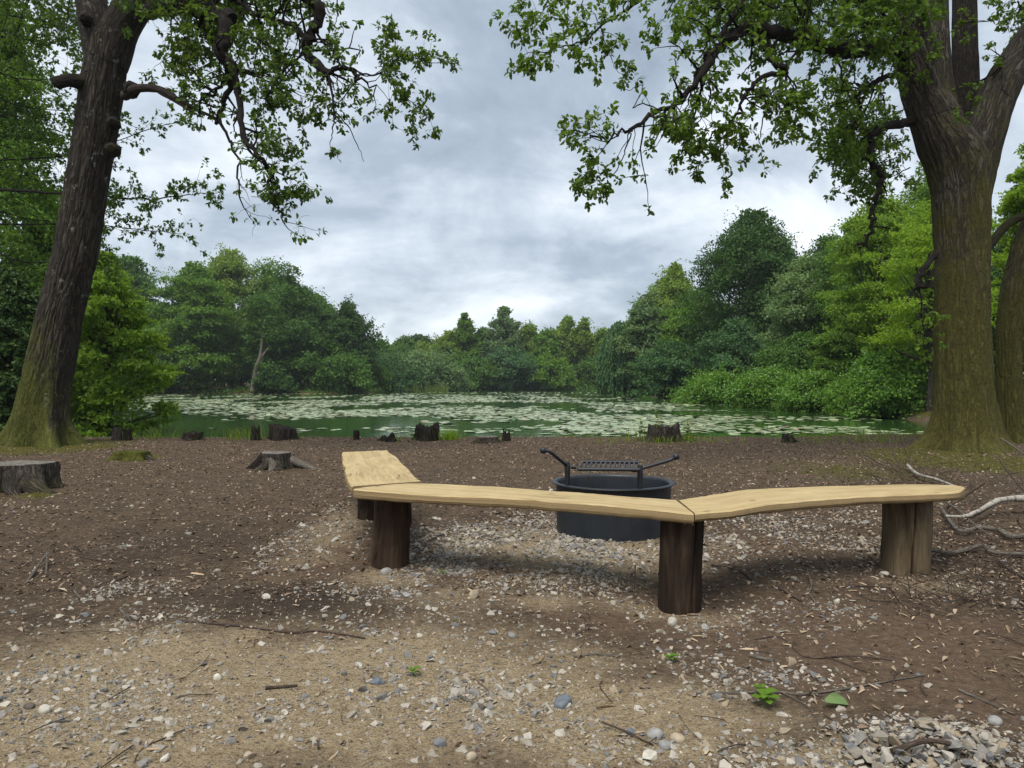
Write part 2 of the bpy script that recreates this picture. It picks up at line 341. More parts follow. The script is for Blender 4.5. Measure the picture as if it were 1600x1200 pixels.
# ------------------------------------------------------------------ terrain, water
def spread(lo, hi, fine, n_out, span):       # axis positions: fine steps inside, growing steps outside
    mid = np.arange(lo, hi+1e-6, fine)
    k = np.arange(1, n_out+1)/n_out
    g = (np.exp(k*5)-1)/(np.exp(5)-1)*span+k*n_out*fine*.9
    return np.concatenate([lo-g[::-1], mid, hi+g])
gx = spread(-9, 9, .08, 90, 700); gy = np.concatenate([spread(1.2, 21, .08, 1, 1)[1:-1], 21+(np.exp(np.arange(1, 150)/149*5.6)-1)/(np.exp(5.6)-1)*900+np.arange(1, 150)*.12])
gy = np.concatenate([-np.array([60, 40, 25, 15, 9, 5, 3, 1.5, .5, 0])*1., np.array([.4, .8]), gy]); gy.sort()
X, Y = np.meshgrid(gx, gy)
Z = gz(X, Y)
def blobs(lst, x, y):
    s = np.zeros_like(x)
    for (px, py, rx, ry, a) in lst:
        c = G(px, py); d1 = CAMZ*F/(py+ry-HZ); d0 = CAMZ*F/(max(py-ry, HZ+40)-HZ)
        sx = rx/F*c[1]; sy = max((d0-d1)/2, .05)
        s = np.maximum(s, a*np.exp(-((x-c[0])/sx)**2-((y-c[1])/sy)**2))
    return s
SAND = [(200, 1100, 560, 150, 1.), (620, 1080, 420, 130, 1.), (950, 1130, 320, 90, 1.), (250, 1020, 350, 60, .8), (900, 855, 230, 45, .8),
        (1330, 1190, 260, 60, .8), (700, 930, 260, 28, .55), (520, 830, 70, 60, .6), (600, 905, 90, 25, .7), (1080, 965, 130, 30, .6), (1440, 915, 90, 25, .6), (880, 940, 200, 20, .6)]
DIRT = [(1300, 1000, 330, 90, 1.), (1050, 970, 300, 60, .8), (650, 900, 250, 40, .8), (1150, 870, 250, 50, .7), (1500, 1080, 160, 90, .9), (520, 850, 150, 60, .7)]
DAMP = [(480, 935, 180, 35, .9), (300, 850, 260, 60, .5), (1010, 1000, 200, 20, .35), (1130, 950, 60, 16, .6)]
MOSS = [(60, 698, 150, 14, 1.), (1500, 718, 150, 22, 1.1), (1330, 735, 150, 25, .6), (210, 716, 45, 10, .7), (60, 772, 60, 10, .7), (1130, 735, 160, 20, .35), (1020, 752, 30, 6, .5)]
STONE = [(80, 960, 220, 50, .9), (250, 1060, 420, 160, .5), (620, 970, 210, 50, 2.3), (760, 1050, 270, 85, 2.0), (900, 852, 210, 42, 1.7), (760, 885, 160, 40, .8),
         (1160, 860, 110, 60, 1.0), (1390, 1175, 150, 55, 7.), (1160, 1075, 130, 30, 1.6), (960, 1090, 230, 80, .8), (1320, 850, 140, 60, .5), (150, 930, 160, 40, .9), (560, 850, 50, 30, .25)]
def terrain():
    mb = MB(); n, m = X.shape
    mb.add(np.stack([X, Y, Z], -1).reshape(-1, 3), quads_grid(n, m, False), 4)
    o = mb.build('ground', M['soil'], smooth=True); tag(o, 'brown leaf littered and sandy ground sloping to the pond', 'ground', kind='structure')
    sd = pond_sd(X, Y); near = (Y < 17.5)
    for nm, lst in (('sand', SAND), ('dirt', DIRT), ('damp', DAMP), ('moss', MOSS)):
        v = np.where(near, blobs(lst, X, Y), 0.)
        if nm == 'moss': v = np.maximum(v, np.where(near, 0, np.clip(.75-sd*.03, 0, .75)*(sd > .3)))
        at = o.data.attributes.new(nm, 'FLOAT', 'POINT'); at.data.foreach_set('value', v.astype(np.float32).ravel())
terrain()
def water():
    mb = MB(); q = POND.mean(0)
    d = norm(POND-q)
    mb.ngon(np.c_[POND+d*2.2, np.full(len(POND), ZW)])
    tag(mb.build('water', M['water']), 'green pond water', 'water', kind='structure')
water()

def pads():
    r = np.random.default_rng(11); N = 150000
    x = r.uniform(-60, 20, N); y = 19.5+(r.random(N)**1.35)*110
    px = 800+x/y*F; py = HZ+(CAMZ-ZW)/y*F
    dens = np.zeros(N)
    def band(cx, cy, rx, ry, a):
        return a*np.exp(-np.abs((px-cx)/rx)**3-np.abs((py-cy)/ry)**3)
    for b in [(560, 632, 430, 14, .85), (330, 627, 200, 9, .8), (700, 645, 300, 12, .95), (760, 655, 260, 10, .9), (930, 640, 200, 12, .6), (960, 668, 170, 12, .85), (1030, 655, 140, 10, .8),
              (900, 625, 200, 4, .55), (430, 655, 130, 5, .45), (190, 668, 40, 3, .5), (300, 668, 60, 3, .35), (480, 672, 60, 3, .4), (1280, 672, 180, 6, .45), (1200, 655, 150, 5, .22), (1390, 680, 70, 6, .4), (620, 673, 90, 5, .4), (760, 676, 120, 4, .35), (640, 618, 300, 2.2, .3)]:
        dens = np.maximum(dens, band(*b))
    nz = fbm(x*.22, y*.12, 4)
    keep = (r.random(N) < dens*1.15*sstep(.36, .56, nz+.22*(dens-.5))) & (pond_sd(x, y) < -.5)
    x, y = x[keep], y[keep]
    o = np.argsort(y); x, y = x[o], y[o]
    if len(x) > 26000:
        k = np.r_[np.arange(300), 300+np.sort(r.permutation(len(x)-300)[:25700])]; x, y = x[k], y[k]
    n = len(x); rad = r.uniform(.10, .20, n)*(1+.002*y); tilt = r.normal(0, .05, (n, 2)); a0 = r.uniform(0, 2*np.pi, n)
    th = np.r_[.18, np.linspace(.35, 2*np.pi-.35, 9), 2*np.pi-.18]
    ca = np.cos(th[None]+a0[:, None])*rad[:, None]; sa = np.sin(th[None]+a0[:, None])*rad[:, None]
    V = np.stack([np.c_[np.zeros(n), ca], np.c_[np.zeros(n), sa]], -1)
    zz = ZW+.012+V[..., 0]*tilt[:, :1]+V[..., 1]*tilt[:, 1:]+.010
    V = np.concatenate([V+np.stack([x, y], -1)[:, None], zz[..., None]], -1)
    k = V.shape[1]
    print('pads', n)
    for i in range(min(300, n)):
        mb = MB(); mb.ngon(V[i]-V[i][0]); ob = mb.build('lily_pad', M['pad'], loc=V[i][0])
        tag(ob, 'flat round lily pad floating on the pond nearest the bank', 'lily pad', 'lily pads floating nearest the bank')
    mb = MB(); mb.add(V[300:].reshape(-1, 3), np.arange((n-300)*k), k)
    tag(mb.build('lily_pads', M['pad']), 'spread of pale lily pads drifting in bands across the pond', 'lily pads', kind='stuff')
pads()

# ------------------------------------------------------------------ bench
def plank(outline_front, outline_back, z, th, name, parent, seed, label=None):
    """live-edged plank: front and back edges as (x, y) lists running the same way"""
    r = np.random.default_rng(seed)
    f = smooth_path(np.array(outline_front), 6); b = smooth_path(np.array(outline_back), 6)
    n = 46
    def res(p):
        s = np.r_[0, np.cumsum(np.linalg.norm(np.diff(p, axis=0), axis=1))]; q = np.linspace(0, s[-1], n)
        return np.stack([np.interp(q, s, p[:, k]) for k in range(2)], -1)
    f, b = res(f), res(b)
    wob = np.convolve(r.normal(0, .012, n+8), np.ones(5)/5, 'same')[4:-4]; f = f+norm(f-b)*wob[:, None]
    wob = np.convolve(r.normal(0, .014, n+8), np.ones(5)/5, 'same')[4:-4]; b = b+norm(b-f)*wob[:, None]
    m = 10; rows = []; bcs = []
    L = np.linalg.norm((f+b)[1:]/2-(f+b)[:-1]/2, axis=1); s = np.r_[0, np.cumsum(L)]
    zt = z+np.convolve(r.normal(0, .006, n+12), np.ones(7)/7, 'same')[6:-6]
    zb = z-th+np.convolve(r.normal(0, .008, n+12), np.ones(7)/7, 'same')[6:-6]
    bev = .009
    for i in range(n):
        w = np.linalg.norm(b[i]-f[i]); q = []
        ts = [0]+list(np.linspace(bev/w, 1-bev/w, m-2))+[1]
        for k, tt in enumerate(ts):
            pxy = f[i]+(b[i]-f[i])*tt
            q.append((pxy[0], pxy[1], zt[i]-(bev*.9 if k in (0, m-1) else 0)))
        und = [(f[i]+(b[i]-f[i])*tt, zb[i]+(bev if tt in (1.0, 0.0) else 0)) for tt in (1.0, .97, .03, 0.0)]
        mid1 = f[i]+(b[i]-f[i])*1.012; mid0 = f[i]+(b[i]-f[i])*-.012
        q.append((mid1[0], mid1[1], (zt[i]+zb[i])/2)); q += [(u[0][0], u[0][1], u[1]) for u in und]; q.append((mid0[0], mid0[1], (zt[i]+zb[i])/2-.008))
        rows.append(q); bcs.append([(s[i]+seed*3.7, tt*w, 0) for tt in ts]+[(s[i], w, .5)]+[(s[i], w*tt, 1) for tt in (1, .97, .03, 0)]+[(s[i]+seed, 0, .5)])
    V = np.array(rows); B = np.array(bcs); mm = V.shape[1]
    # edge coordinate: along, height, depth
    top = MB(); edge = MB()
    Q = quads_grid(n, mm)
    j = Q[:, 0] % mm; topm = j < m-1
    for mbx, sel in ((top, topm), (edge, ~topm)):
        bb = B.reshape(-1, 3).copy()
        if mbx is edge: bb = np.stack([bb[:, 0], bb[:, 1], V.reshape(-1, 3)[:, 2]], -1)
        mbx.add(V.reshape(-1, 3), Q[sel][:, ::-1], 4, bb)
    edge.add(V[0], np.arange(mm), mm, V[0]); edge.add(V[-1][::-1], np.arange(mm), mm, V[-1][::-1])
    # one mesh with two materials
    nt = sum(len(x) for x in top.S)
    top.V += edge.V; top.B += edge.B; top.L += [l+top.n for l in edge.L]; top.S += edge.S
    o = top.build(name, M['plank'], parent); o.data.materials.append(M['plank_edge_shaded'])
    idx = np.zeros(len(o.data.polygons), np.int32); idx[nt:] = 1; o.data.polygons.foreach_set('material_index', idx)
    if label: o['label'] = label
    return o
def post(c, r0, zb, zt, mat, parent, seed, crack=None, label=None):
    r = np.random.default_rng(seed); seg = 180; zs = np.linspace(zb, zt, 44)
    th = np.arange(seg)/seg*2*np.pi
    lob = .035*np.sin(2*th+r.uniform(0, 6))+.025*np.sin(3*th+r.uniform(0, 6))+.012*np.sin(7*th+r.uniform(0, 6))
    mb = MB(); V = []; B = []
    for i, z in enumerate(zs):
        t_ = (z-zb)/(zt-zb)
        u_ = np.arange(seg)/seg; wv = (vnoise(u_*16+seed, np.full(seg, z*5))-.5)
        rg = np.minimum(np.abs(vnoise(u_*32+wv+seed*5, np.full(seg, z*5.))-.5)*4, 1); fl = sstep(.52, .58, fbm(u_*8+seed*3, np.full(seg, z*6.), 3))
        rr = r0*(1+lob+.02*np.sin(5*th+t_*4)+.03*(1-t_)**3)-(.006*(1-rg)-.010*fl)*(1 if crack is None else .4)
        if crack is not None:
            dth = np.abs((th-crack+.05*math.sin(t_*5)+np.pi) % (2*np.pi)-np.pi); rr = rr-.06*np.exp(-(dth/.035)**2)
        ox, oy = .012*math.sin(t_*3+seed), .01*math.cos(t_*2.3+seed)
        V.append(np.stack([c[0]+ox+rr*np.cos(th), c[1]+oy+rr*np.sin(th), np.full(seg, z)], -1))
        B.append(np.stack([r0*np.cos(th)+seed, r0*np.sin(th), np.full(seg, z)], -1))
    mb.add(np.concatenate(V), quads_grid(len(zs), seg), 4, np.concatenate(B))
    mb.add(V[-1], np.arange(seg), seg, B[-1])
    o = mb.build('post', mat, parent, smooth=True)
    if label: o['label'] = label
def bench():
    t = thing('log_bench', 'angled three-plank bench of pale sawn oak on short log posts before the fire ring', 'bench', (0., 5., 0.))
    z = .52; k = (CAMZ-z)*F
    def S(l): return [((x-800)/F*k/(y-HZ), k/(y-HZ)) for x, y in l]
    plank(S([(550, 760), (541, 744), (538, 728), (534, 712), (535, 706)]), S([(660, 752), (646, 741), (634, 728), (618, 713), (604, 703)]), z, .06, 'plank', t, 1, 'left plank running away towards the pond')
    plank(S([(552, 763), (640, 770), (780, 777), (875, 782.5), (980, 791), (1084, 801.5)]), S([(575, 759.5), (661, 754), (800, 761.5), (950, 772), (1056, 780)]), z-.004, .064, 'plank', t, 2, 'long middle plank with knots')
    plank(S([(1086.5, 801.5), (1150, 795), (1210, 787), (1300, 778), (1394, 773), (1454, 771), (1494, 768), (1508, 762)]), S([(1060, 780), (1120, 771), (1187, 764), (1300, 759), (1424, 756), (1480, 756.5), (1498, 758), (1506, 760)]), z-.002, .058, 'plank', t, 3, 'right plank with a curved front edge and rounded tip')
    post((1.0, 4.46), .128, -.22, z-.062, M['post_dark'], t, 4, 5.2, 'dark brown front post under the plank joint')
    post((-.865, 5.40), .134, -.15, z-.066, M['post_brown'], t, 5, None, 'reddish brown post under the left corner')
    post((2.71, 5.2), .152, -.15, z-.06, M['post_pale'], t, 6, 4.55, 'pale tan post with a long vertical crack')
    post((-1.31, 7.0), .135, -.15, z-.06, M['post_dark'], t, 7, None, 'dark rear post under the left plank')
    r = np.random.default_rng(2); mb = MB()       # torn splinters hanging at the joint
    for x, l in ((1.03, .035), (.985, .028), (1.0, .02)):
        y = 4.335; mb.add([(x, y, .462), (x+.016, y+.004, .462), (x+.012, y-.006, .462-l), (x+.003, y-.004, .462-l)], [0, 1, 2, 3], 4)
        mb.add([(x+.016, y+.016, .462), (x, y+.014, .462), (x+.003, y+.006, .462-l), (x+.012, y+.004, .462-l)], [0, 1, 2, 3], 4)
    mb.build('splinter', M['plank_edge_shaded'], t)
bench()

# ------------------------------------------------------------------ fire ring
def fire_ring():
    c = np.array((.854, 6.38)); g = -.03
    t = thing('fire_ring', 'round black steel fire ring with a raised cooking grate behind the bench', 'fire pit', (c[0], c[1], 0))
    seg = 96; th = np.arange(seg)/seg*2*np.pi
    prof = [(.475, g), (.478, .20), (.480, .385), (.484, .396), (.512, .400), (.520, .406), (.512, .412), (.480, .414), (.470, .408), (.466, .39), (.462, .20), (.460, g)]
    mb = MB(); V = np.concatenate([np.stack([c[0]+r_*np.cos(th), c[1]+r_*np.sin(th), np.full(seg, z)], -1) for r_, z in prof])
    mb.add(V, quads_grid(len(prof), seg), 4); mb.build('ring_wall', M['steel'], t, smooth=True)
    mb = MB(); mb.add(np.stack([c[0]+.46*np.cos(th), c[1]+.46*np.sin(th), np.full(seg, .03)], -1), np.arange(seg), seg); mb.build('ash_bed', M['litter'], t)
    for x, y in ((876, 802), (880, 803.5)):
        pass
    q = P(880, 801, 5.94); mb = MB(); th2 = np.arange(12)/12*2*np.pi
    n = norm(np.array((q[0]-c[0], q[1]-c[1], 0))); e = np.array((-n[1], n[0], 0)); o = np.array((c[0], c[1], q[2]))+n*.4785
    tube(mb, [o-n*.004, o+n*.006], [.011, .011], 12); mb.build('bolt', M['rod'], t)
    zg = .565
    A = np.array((.52, 5.93, zg)); B = np.array((.995, 5.90, zg)); dv = norm(np.array((.10, .62, 0.)))*.56
    mb = MB()                                    # grate: two rails, front and back bars, slats between
    for p0, p1 in ((A, B), (A+dv, B+dv)): tube(mb, [p0, (p0+p1)/2, p1], [.014]*3, 8)
    for k in range(13):
        p0 = A+(B-A)*k/12; tube(mb, [p0, p0+dv*.5, p0+dv], [.010]*3, 6)
    mb.build('grate', M['rod'], t, smooth=True)
    for q, px, s in ((A, 890, -1), (B, 1001, 1)):
        x = (px-800)/F*5.935
        base = np.array((x, c[1]-math.sqrt(.452**2-min((x-c[0])**2, .2)), .30))
        top = np.array((x, base[1]-.0, .60)); mb = MB()
        tube(mb, [base, base+(0, 0, .1), base+(0, 0, .2), top-(0, 0, .03), top], [.020, .020, .022, .024, .018], 12)
        tube(mb, [top-(0, 0, .045)-np.array((s*.03, 0, 0)), top-(0, 0, .045)+np.array((-s*.07, 0, 0))], [.016, .016], 10)
        tube(mb, [base+(0, -.012, .05), base+(0, .012, .05)], [.03, .03], 12)
        mb.build('support', M['rod'], t, smooth=True)
        e = P(848, 703.5, 5.98) if s < 0 else P(1057, 713, 5.98)
        mb = MB(); st = top-np.array((0, 0, .035)); kx = e+np.array((-s*.055, 0, -.012 if s < 0 else -.030))
        tube(mb, smooth_path([st, st+(kx-st)*.5, kx, e], 3), [.014]*10, 10); h = mb.build('handle', M['rod'], t, smooth=True)
        mb = MB(); dr = norm(e-kx); tube(mb, [e-dr*.03, e-dr*.018, e, e+dr*.014, e+dr*.02], [.015, .026, .029, .024, .012], 14)
        k = mb.build('knob', M['rod'], None, smooth=True); k.parent = h; k.location = (0, 0, 0)
fire_ring()

# ------------------------------------------------------------------ near oaks
class Wood:
    """branches and leaves of one near tree"""
    def __init__(s, seed): s.r = np.random.default_rng(seed); s.wood = MB(); s.bare = MB(); s.pos = []; s.ax = []
    def node(s, p, d, k, sp=.05):
        r = s.r; n = rdir(r, k); a = norm(n*.9+np.asarray(d)*.55+np.array((0, 0, -.05)))
        s.pos.append(np.asarray(p)+r.normal(0, sp, (k, 3))*.6); s.ax.append(a)
    def spray(s, p, d, L, rad, gen, leafy=1., mb=None):
        r = s.r; mb = mb or s.wood; n = 5; pts = [np.asarray(p, float)]; d = norm(np.asarray(d, float))
        for i in range(n-1):
            d = norm(d+r.normal(0, .24, 3)+np.array((0, 0, -.03))); pts.append(pts[-1]+d*L/(n-1))
        pts = np.array(pts); rr = rad*np.linspace(1, .4, n)
        tube(mb, pts, rr, 5 if rad > .012 else 4, False)
        if gen > 0:
            for k in range(int(round(r.uniform(2.0, 3.4)))):
                i = r.integers(1, n); dd = norm(norm(pts[i]-pts[i-1])*.6+rdir(r, 1)[0]*.9+np.array((0, 0, .05)))
                s.spray(pts[i], dd, L*r.uniform(.4, .65), rad*.5, gen-1, leafy, mb)
            if r.random() < .8*leafy: s.node(pts[-1], norm(pts[-1]-pts[-2]), 6)
        else:
            for i in range(1, n):
                if r.random() < leafy*.5: s.node(pts[i]+(pts[i]-pts[i-1])*r.uniform(-.5, .2), norm(pts[i]-pts[i-1]), r.integers(3, 6), .035)
            if r.random() < leafy: s.node(pts[-1], norm(pts[-1]-pts[-2]), 9, .035)
    def limb(s, pts, r0, r1, space=.35, L=.9, t0=.1, leafy=1., mb=None, gnarl=.05, gen=1, up=0., knobs=True):
        r = s.r; mb = mb or s.wood; r0, r1, gnarl = (r0*.84, r1*.8, gnarl*1.6) if r0 > .05 else (r0*.7, r1*.66, gnarl*.55)
        p = smooth_path(np.array(pts), 5); n = len(p); p[1:-1] += r.normal(0, gnarl*.5, (n-2, 3))*np.linspace(.4, 1, n-2)[:, None]
        tt = np.linspace(0, 1, n); rad = r0+(r1-r0)*tt**.8
        rad = rad*(1+.10*r.normal(size=n).clip(-1, 1)) if knobs else rad
        tube(mb, p, rad, 12 if r0 > .05 else 7, True, lump=.10, r=r)
        sl = np.r_[0, np.cumsum(np.linalg.norm(np.diff(p, axis=0), axis=1))]
        if space:
            q = sl[-1]*t0
            while q < sl[-1]:
                i = min(np.searchsorted(sl, q), n-1); i = max(i, 1); T = norm(p[i]-p[i-1])
                D = rdir(r, 1)[0]; D = norm(D-T*np.dot(D, T)*.7+T*.35+np.array((0, 0, up)))
                s.spray(p[i], D, L*r.uniform(.55, 1.3), min(rad[i]*.55, .026), gen, leafy); q += space*.72*r.uniform(.5, 1.5)
            s.spray(p[-1], norm(p[-1]-p[-2]), L*.6, min(r1, .012), gen, leafy)
    def leaf_mesh(s, mat, parent, size=.082, name='crown'):
        r = s.r; p = np.concatenate(s.pos); a = np.concatenate(s.ax); n = len(p)
        nr = norm(rdir(r, n)*.75+np.array((0, 0, .8)))
        mb = MB(); leaves(mb, p+a*.015, a, nr, size*r.uniform(.65, 1.25, n), OAK, .38); print('leaves', parent.name, n)
        return mb.build(name, mat, parent)
def big_trunk(px_list, d, mat, parent, seed, flare=.55, lobes=(), zfloor=-.25, seg=220, name='trunk', fl_h=.9):
    """px_list: (x, y, width) of the silhouette; rings stay level, bark ridges are real relief"""
    r = np.random.default_rng(seed); c = np.array([P(x, y, d+dd) for x, y, w, dd in px_list]); rad = np.array([w/F*d/2*math.cos(math.atan((x-800)/F)) for x, _, w, _ in px_list])
    o = np.argsort(c[:, 2]); c, rad = c[o], rad[o]
    zs = np.arange(zfloor, c[-1, 2], .045); th = np.pi/2+np.arange(seg)/seg*2*np.pi
    V = []; B = []
    ph = r.uniform(0, 6, 6); tu = np.arange(seg)/seg
    for z in zs:
        x = np.interp(z, c[:, 2], c[:, 0]); y = np.interp(z, c[:, 2], c[:, 1]); r0 = np.interp(z, c[:, 2], rad)
        f = flare*np.exp(-np.maximum(z, -.1)/fl_h*2.2)
        lob = np.zeros(seg)
        for (a, amp, w) in lobes: lob += amp*np.exp(-((((th-a+np.pi) % (2*np.pi))-np.pi)/w)**2)
        gro = .018*np.sin(3*th+ph[0]+z*.3)+.014*np.sin(5*th+ph[1]-z*.5)+.010*np.sin(9*th+ph[2]+z*.8)
        nz = .035*(fbm(np.cos(th)*2.2+20+seed, np.sin(th)*2.2+z*.9+30, 3)-.45)*2
        wv = (vnoise(tu*14+seed, np.full(seg, z*1.1))-.5)*.9
        rg = vnoise(tu*48+wv*2+seed*7, np.full(seg, z*1.9)); rg = np.minimum(np.abs(rg-.5)*4, 1); r2 = vnoise(tu*95+wv, np.full(seg, z*5.))
        rr = r0*(1+gro+nz+f*lob)-.020*(1-rg)-.010*r2
        V.append(np.stack([x+rr*np.cos(th), y+rr*np.sin(th), np.full(seg, z)], -1)); B.append(np.stack([np.cos(th)*r0, np.sin(th)*r0, np.full(seg, z)], -1))
    mb = MB(); mb.add(np.concatenate(V), quads_grid(len(zs), seg), 4, np.concatenate(B)); mb.add(V[-1], np.arange(seg), seg, B[-1])
    return mb.build(name, mat, parent, smooth=True)
def cap_clumps(w, cen, rad, n, size):           # crown above the picture: sprays round points
    r = w.r
    for _ in range(n):
        d = rdir(r, 1)[0]*np.array((1, 1, .6)); p = np.array(cen)+d*np.array(rad)*r.uniform(.5, 1)
        w.spray(p, d+np.array((0, 0, .1)), r.uniform(.8, 1.6), .02, 1)
def oak_left():
    d = 15.; b = P(68, 693, d)
    t = thing('oak_tree', 'leaning oak with furrowed trunk and mossy foot at the left of the clearing', 'tree', b)
    big_trunk([(66, 700, 92, 0), (66, 655, 90, 0), (73, 600, 84, 0), (92, 500, 77, 0), (118, 400, 74, 0), (134, 300, 73, 0), (152, 200, 72, 0), (160, 140, 74, 0), (166, 100, 70, 0), (170, 66, 70, 0), (172, 52, 62, 0)],
              d, M['bark_l'], t, 1, 1.0, [(3.4, 1., .45), (4.35, .45, .3), (5.45, 1.1, .28), (.1, .8, .28), (1.6, .5, .6), (2.7, .5, .4)], fl_h=.75)
    w = Wood(21)
    def Q(l): return [P(x, y, d+dd) for x, y, dd in l]
    # fork
    m1 = MB(); tube(m1, smooth_path(Q([(164, 100, .05), (152, 45, .1), (140, -8, .2), (120, -60, .4), (90, -140, .8), (70, -230, 1.2)]), 4), np.linspace(.36, .16, 21), 24, lump=.05, r=w.r); m1.build('stem', M['bark_l'], t, smooth=True)
    m1 = MB(); tube(m1, smooth_path(Q([(168, 100, 0), (190, 42, 0), (224, -8, -.1), (260, -60, -.3), (290, -140, -.5), (300, -240, -.6)]), 4), np.linspace(.39, .2, 21), 24, lump=.05, r=w.r); m1.build('stem', M['bark_l'], t, smooth=True)
    # stub and torn branch
    m1 = MB(); tube(m1, smooth_path(Q([(138, 132, -.15), (112, 126, -.5), (92, 129, -.6), (86, 132, -.6)]), 4), [.15, .14, .135, .13, .125, .12, .12, .12, .12, .12, .12, .11, .08], 14, lump=.12, r=w.r); m1.build('branch_stub', M['limb_moss'], t, smooth=True)
    m1 = MB(); tube(m1, smooth_path(Q([(196, 150, -.2), (213, 139, -.5), (249, 140, -.6), (280, 157, -.7), (306, 171, -.7), (343, 187, -.8)]), 4), np.linspace(.10, .02, 21), 10, lump=.15, r=w.r)
    tube(m1, smooth_path(Q([(249, 143, -.6), (280, 162, -.7), (312, 182, -.8)]), 4), np.linspace(.05, .012, 9), 7, lump=.2, r=w.r); m1.build('broken_branch', M['dead_limb'], t, smooth=True)
    for x, y, rr in ((203, 138, .13), (176, 190, .10), (174, 232, .12), (132, 28, .1)):
        m1 = MB(); p = P(x, y, d-.42); tube(m1, [p+(-.02, .15, 0), p, p+(.03, -.07, -.02)], [rr*1.2, rr, rr*.5], 12, lump=.3, r=w.r); m1.build('burr', M['limb_moss'], t, smooth=True)
    # limbs traced down the sky
    big = MB()
    w.limb(Q([(215, 20, 0), (262, 9, -.5), (300, 14, -1), (330, 18, -1.3), (363, 31, -1.6)]), .20, .16, 0, mb=big)
    w.limb(Q([(356, 27, -1.55), (352, 55, -1.7), (346, 83, -1.8), (365, 102, -1.9)]), .15, .12, .5, .9, mb=big)
    w.limb(Q([(367, 105, -1.9), (363, 131, -1.9), (346, 175, -1.8), (341, 188, -1.8), (359, 214, -1.9), (372, 262, -2), (381, 324, -2)]), .075, .012, .6, .6, .02, .25, mb=big)
    w.limb(Q([(365, 102, -1.9), (376, 166, -2.1), (385, 219, -2.3), (407, 249, -2.4), (424, 271, -2.4), (420, 293, -2.5), (437, 328, -2.5), (446, 352, -2.5)]), .08, .010, .45, .55, .1, .55, mb=big)
    w.limb(Q([(424, 265, -2.4), (445, 275, -2.4), (464, 284, -2.3)]), .022, .008, .15, .4, .0, 1.)
    w.limb(Q([(420, 262, -2.4), (430, 282, -2.2), (436, 296, -2.2)]), .022, .008, .12, .35, .0, 1.)
    w.limb(Q([(363, 100, -1.9), (354, 115, -1.8), (337, 144, -1.6), (319, 149, -1.4)]), .06, .03, .3, .7, .2, .9, mb=big)
    w.limb(Q([(260, -70, -.3), (340, -55, -1), (430, -30, -1.6), (481, 0, -1.9), (498, 13, -2), (494, 40, -2), (486, 60, -2), (479, 83, -2), (512, 114, -2.2)]), .16, .09, .6, .9, .4, mb=big)
    w.limb(Q([(512, 114, -2.2), (530, 108, -2.3), (550, 108, -2.3), (566, 125, -2.4), (586, 140, -2.4)]), .065, .014, .3, .6, .0, .85, mb=big)
    w.limb(Q([(547, 106, -2.3), (580, 118, -2.2), (608, 105, -2.1), (622, 92, -2.1), (640, 82, -2.1), (660, 95, -2.1), (690, 99, -2.1)]), .026, .008, .17, .42, .25, 1.)
    w.limb(Q([(600, 112, -2.1), (617, 140, -2.1), (640, 158, -2.1), (660, 178, -2.1), (672, 188, -2.1)]), .018, .006, .16, .36, .2, 1.)
    w.limb(Q([(622, 92, -2.1), (618, 70, -2.1), (612, 62, -2.1)]), .012, .006, .12, .35, .1, 1.)
    w.limb(Q([(514, 118, -2.2), (523, 175, -2.3), (521, 200, -2.3), (516, 228, -2.3)]), .035, .008, .5, .3, .3, .25)
    w.limb(Q([(523, 175, -2.3), (547, 201, -2.3), (558, 228, -2.3), (569, 253, -2.3)]), .020, .006, 0)
    w.limb(Q([(366, -5, -1.2), (402, 22, -1.5), (451, 39, -1.8), (483, 66, -2)]), .07, .05, .3, .9, .0, mb=big)
    w.limb(Q([(205, -30, 0), (270, -40, -1), (330, -20, -1.4), (367, -4, -1.3)]), .12, .07, .5, 1., .3, mb=big)
    w.limb(Q([(479, 83, -2), (455, 100, -2), (430, 130, -2), (415, 160, -2)]), .03, .010, .2, .55, .1, 1.)
    w.limb(Q([(512, 114, -2.2), (500, 130, -2.1), (490, 150, -2), (482, 168, -2)]), .022, .010, .18, .5, .2, 1.)
    w.limb(Q([(376, 110, -1.9), (400, 120, -1.9), (440, 135, -2), (470, 150, -2)]), .035, .012, .2, .6, .2, 1.)
    w.limb(Q([(350, 60, -1.7), (320, 55, -1.2), (290, 60, -.7), (265, 90, -.4)]), .04, .012, .22, .75, .0, 1.)
    w.limb(Q([(330, 18, -1.3), (310, 45, -.8), (312, 80, -.6), (300, 110, -.5)]), .035, .012, .25, .6, .1, .8)
    w.limb(Q([(270, 12, -.6), (268, 50, -.3), (275, 100, 0), (290, 150, .1)]), .03, .010, .25, .55, .1, .7)
    w.limb(Q([(402, 22, -1.5), (410, 55, -1.4), (400, 90, -1.3), (395, 120, -1.3)]), .03, .010, .2, .65, .1, 1.)
    w.limb(Q([(385, 215, -2.3), (400, 205, -2.2), (425, 215, -2.2), (440, 225, -2.2)]), .018, .008, .16, .42, .2, 1.)
    w.limb(Q([(430, -30, -1.6), (440, 10, -1.4), (450, 60, -1.3), (440, 100, -1.3)]), .03, .010, .22, .65, .2, 1.)
    w.limb(Q([(528, -20, -2.2), (527, 5, -2.2), (527, 30, -2.2), (521, 46, -2.2)]), .02, .007, 0)
    for a in range(12):
        x0 = w.r.uniform(215, 480); y0 = w.r.uniform(-60, 5); dd = w.r.uniform(-1.8, 1.5)
        w.limb(Q([(x0, y0, dd), (x0+w.r.uniform(-40, 50), y0+w.r.uniform(20, 50), dd), (x0+w.r.uniform(-50, 60), y0+w.r.uniform(50, 110), dd)]), .03, .01, .22, .65, .1, 1.)
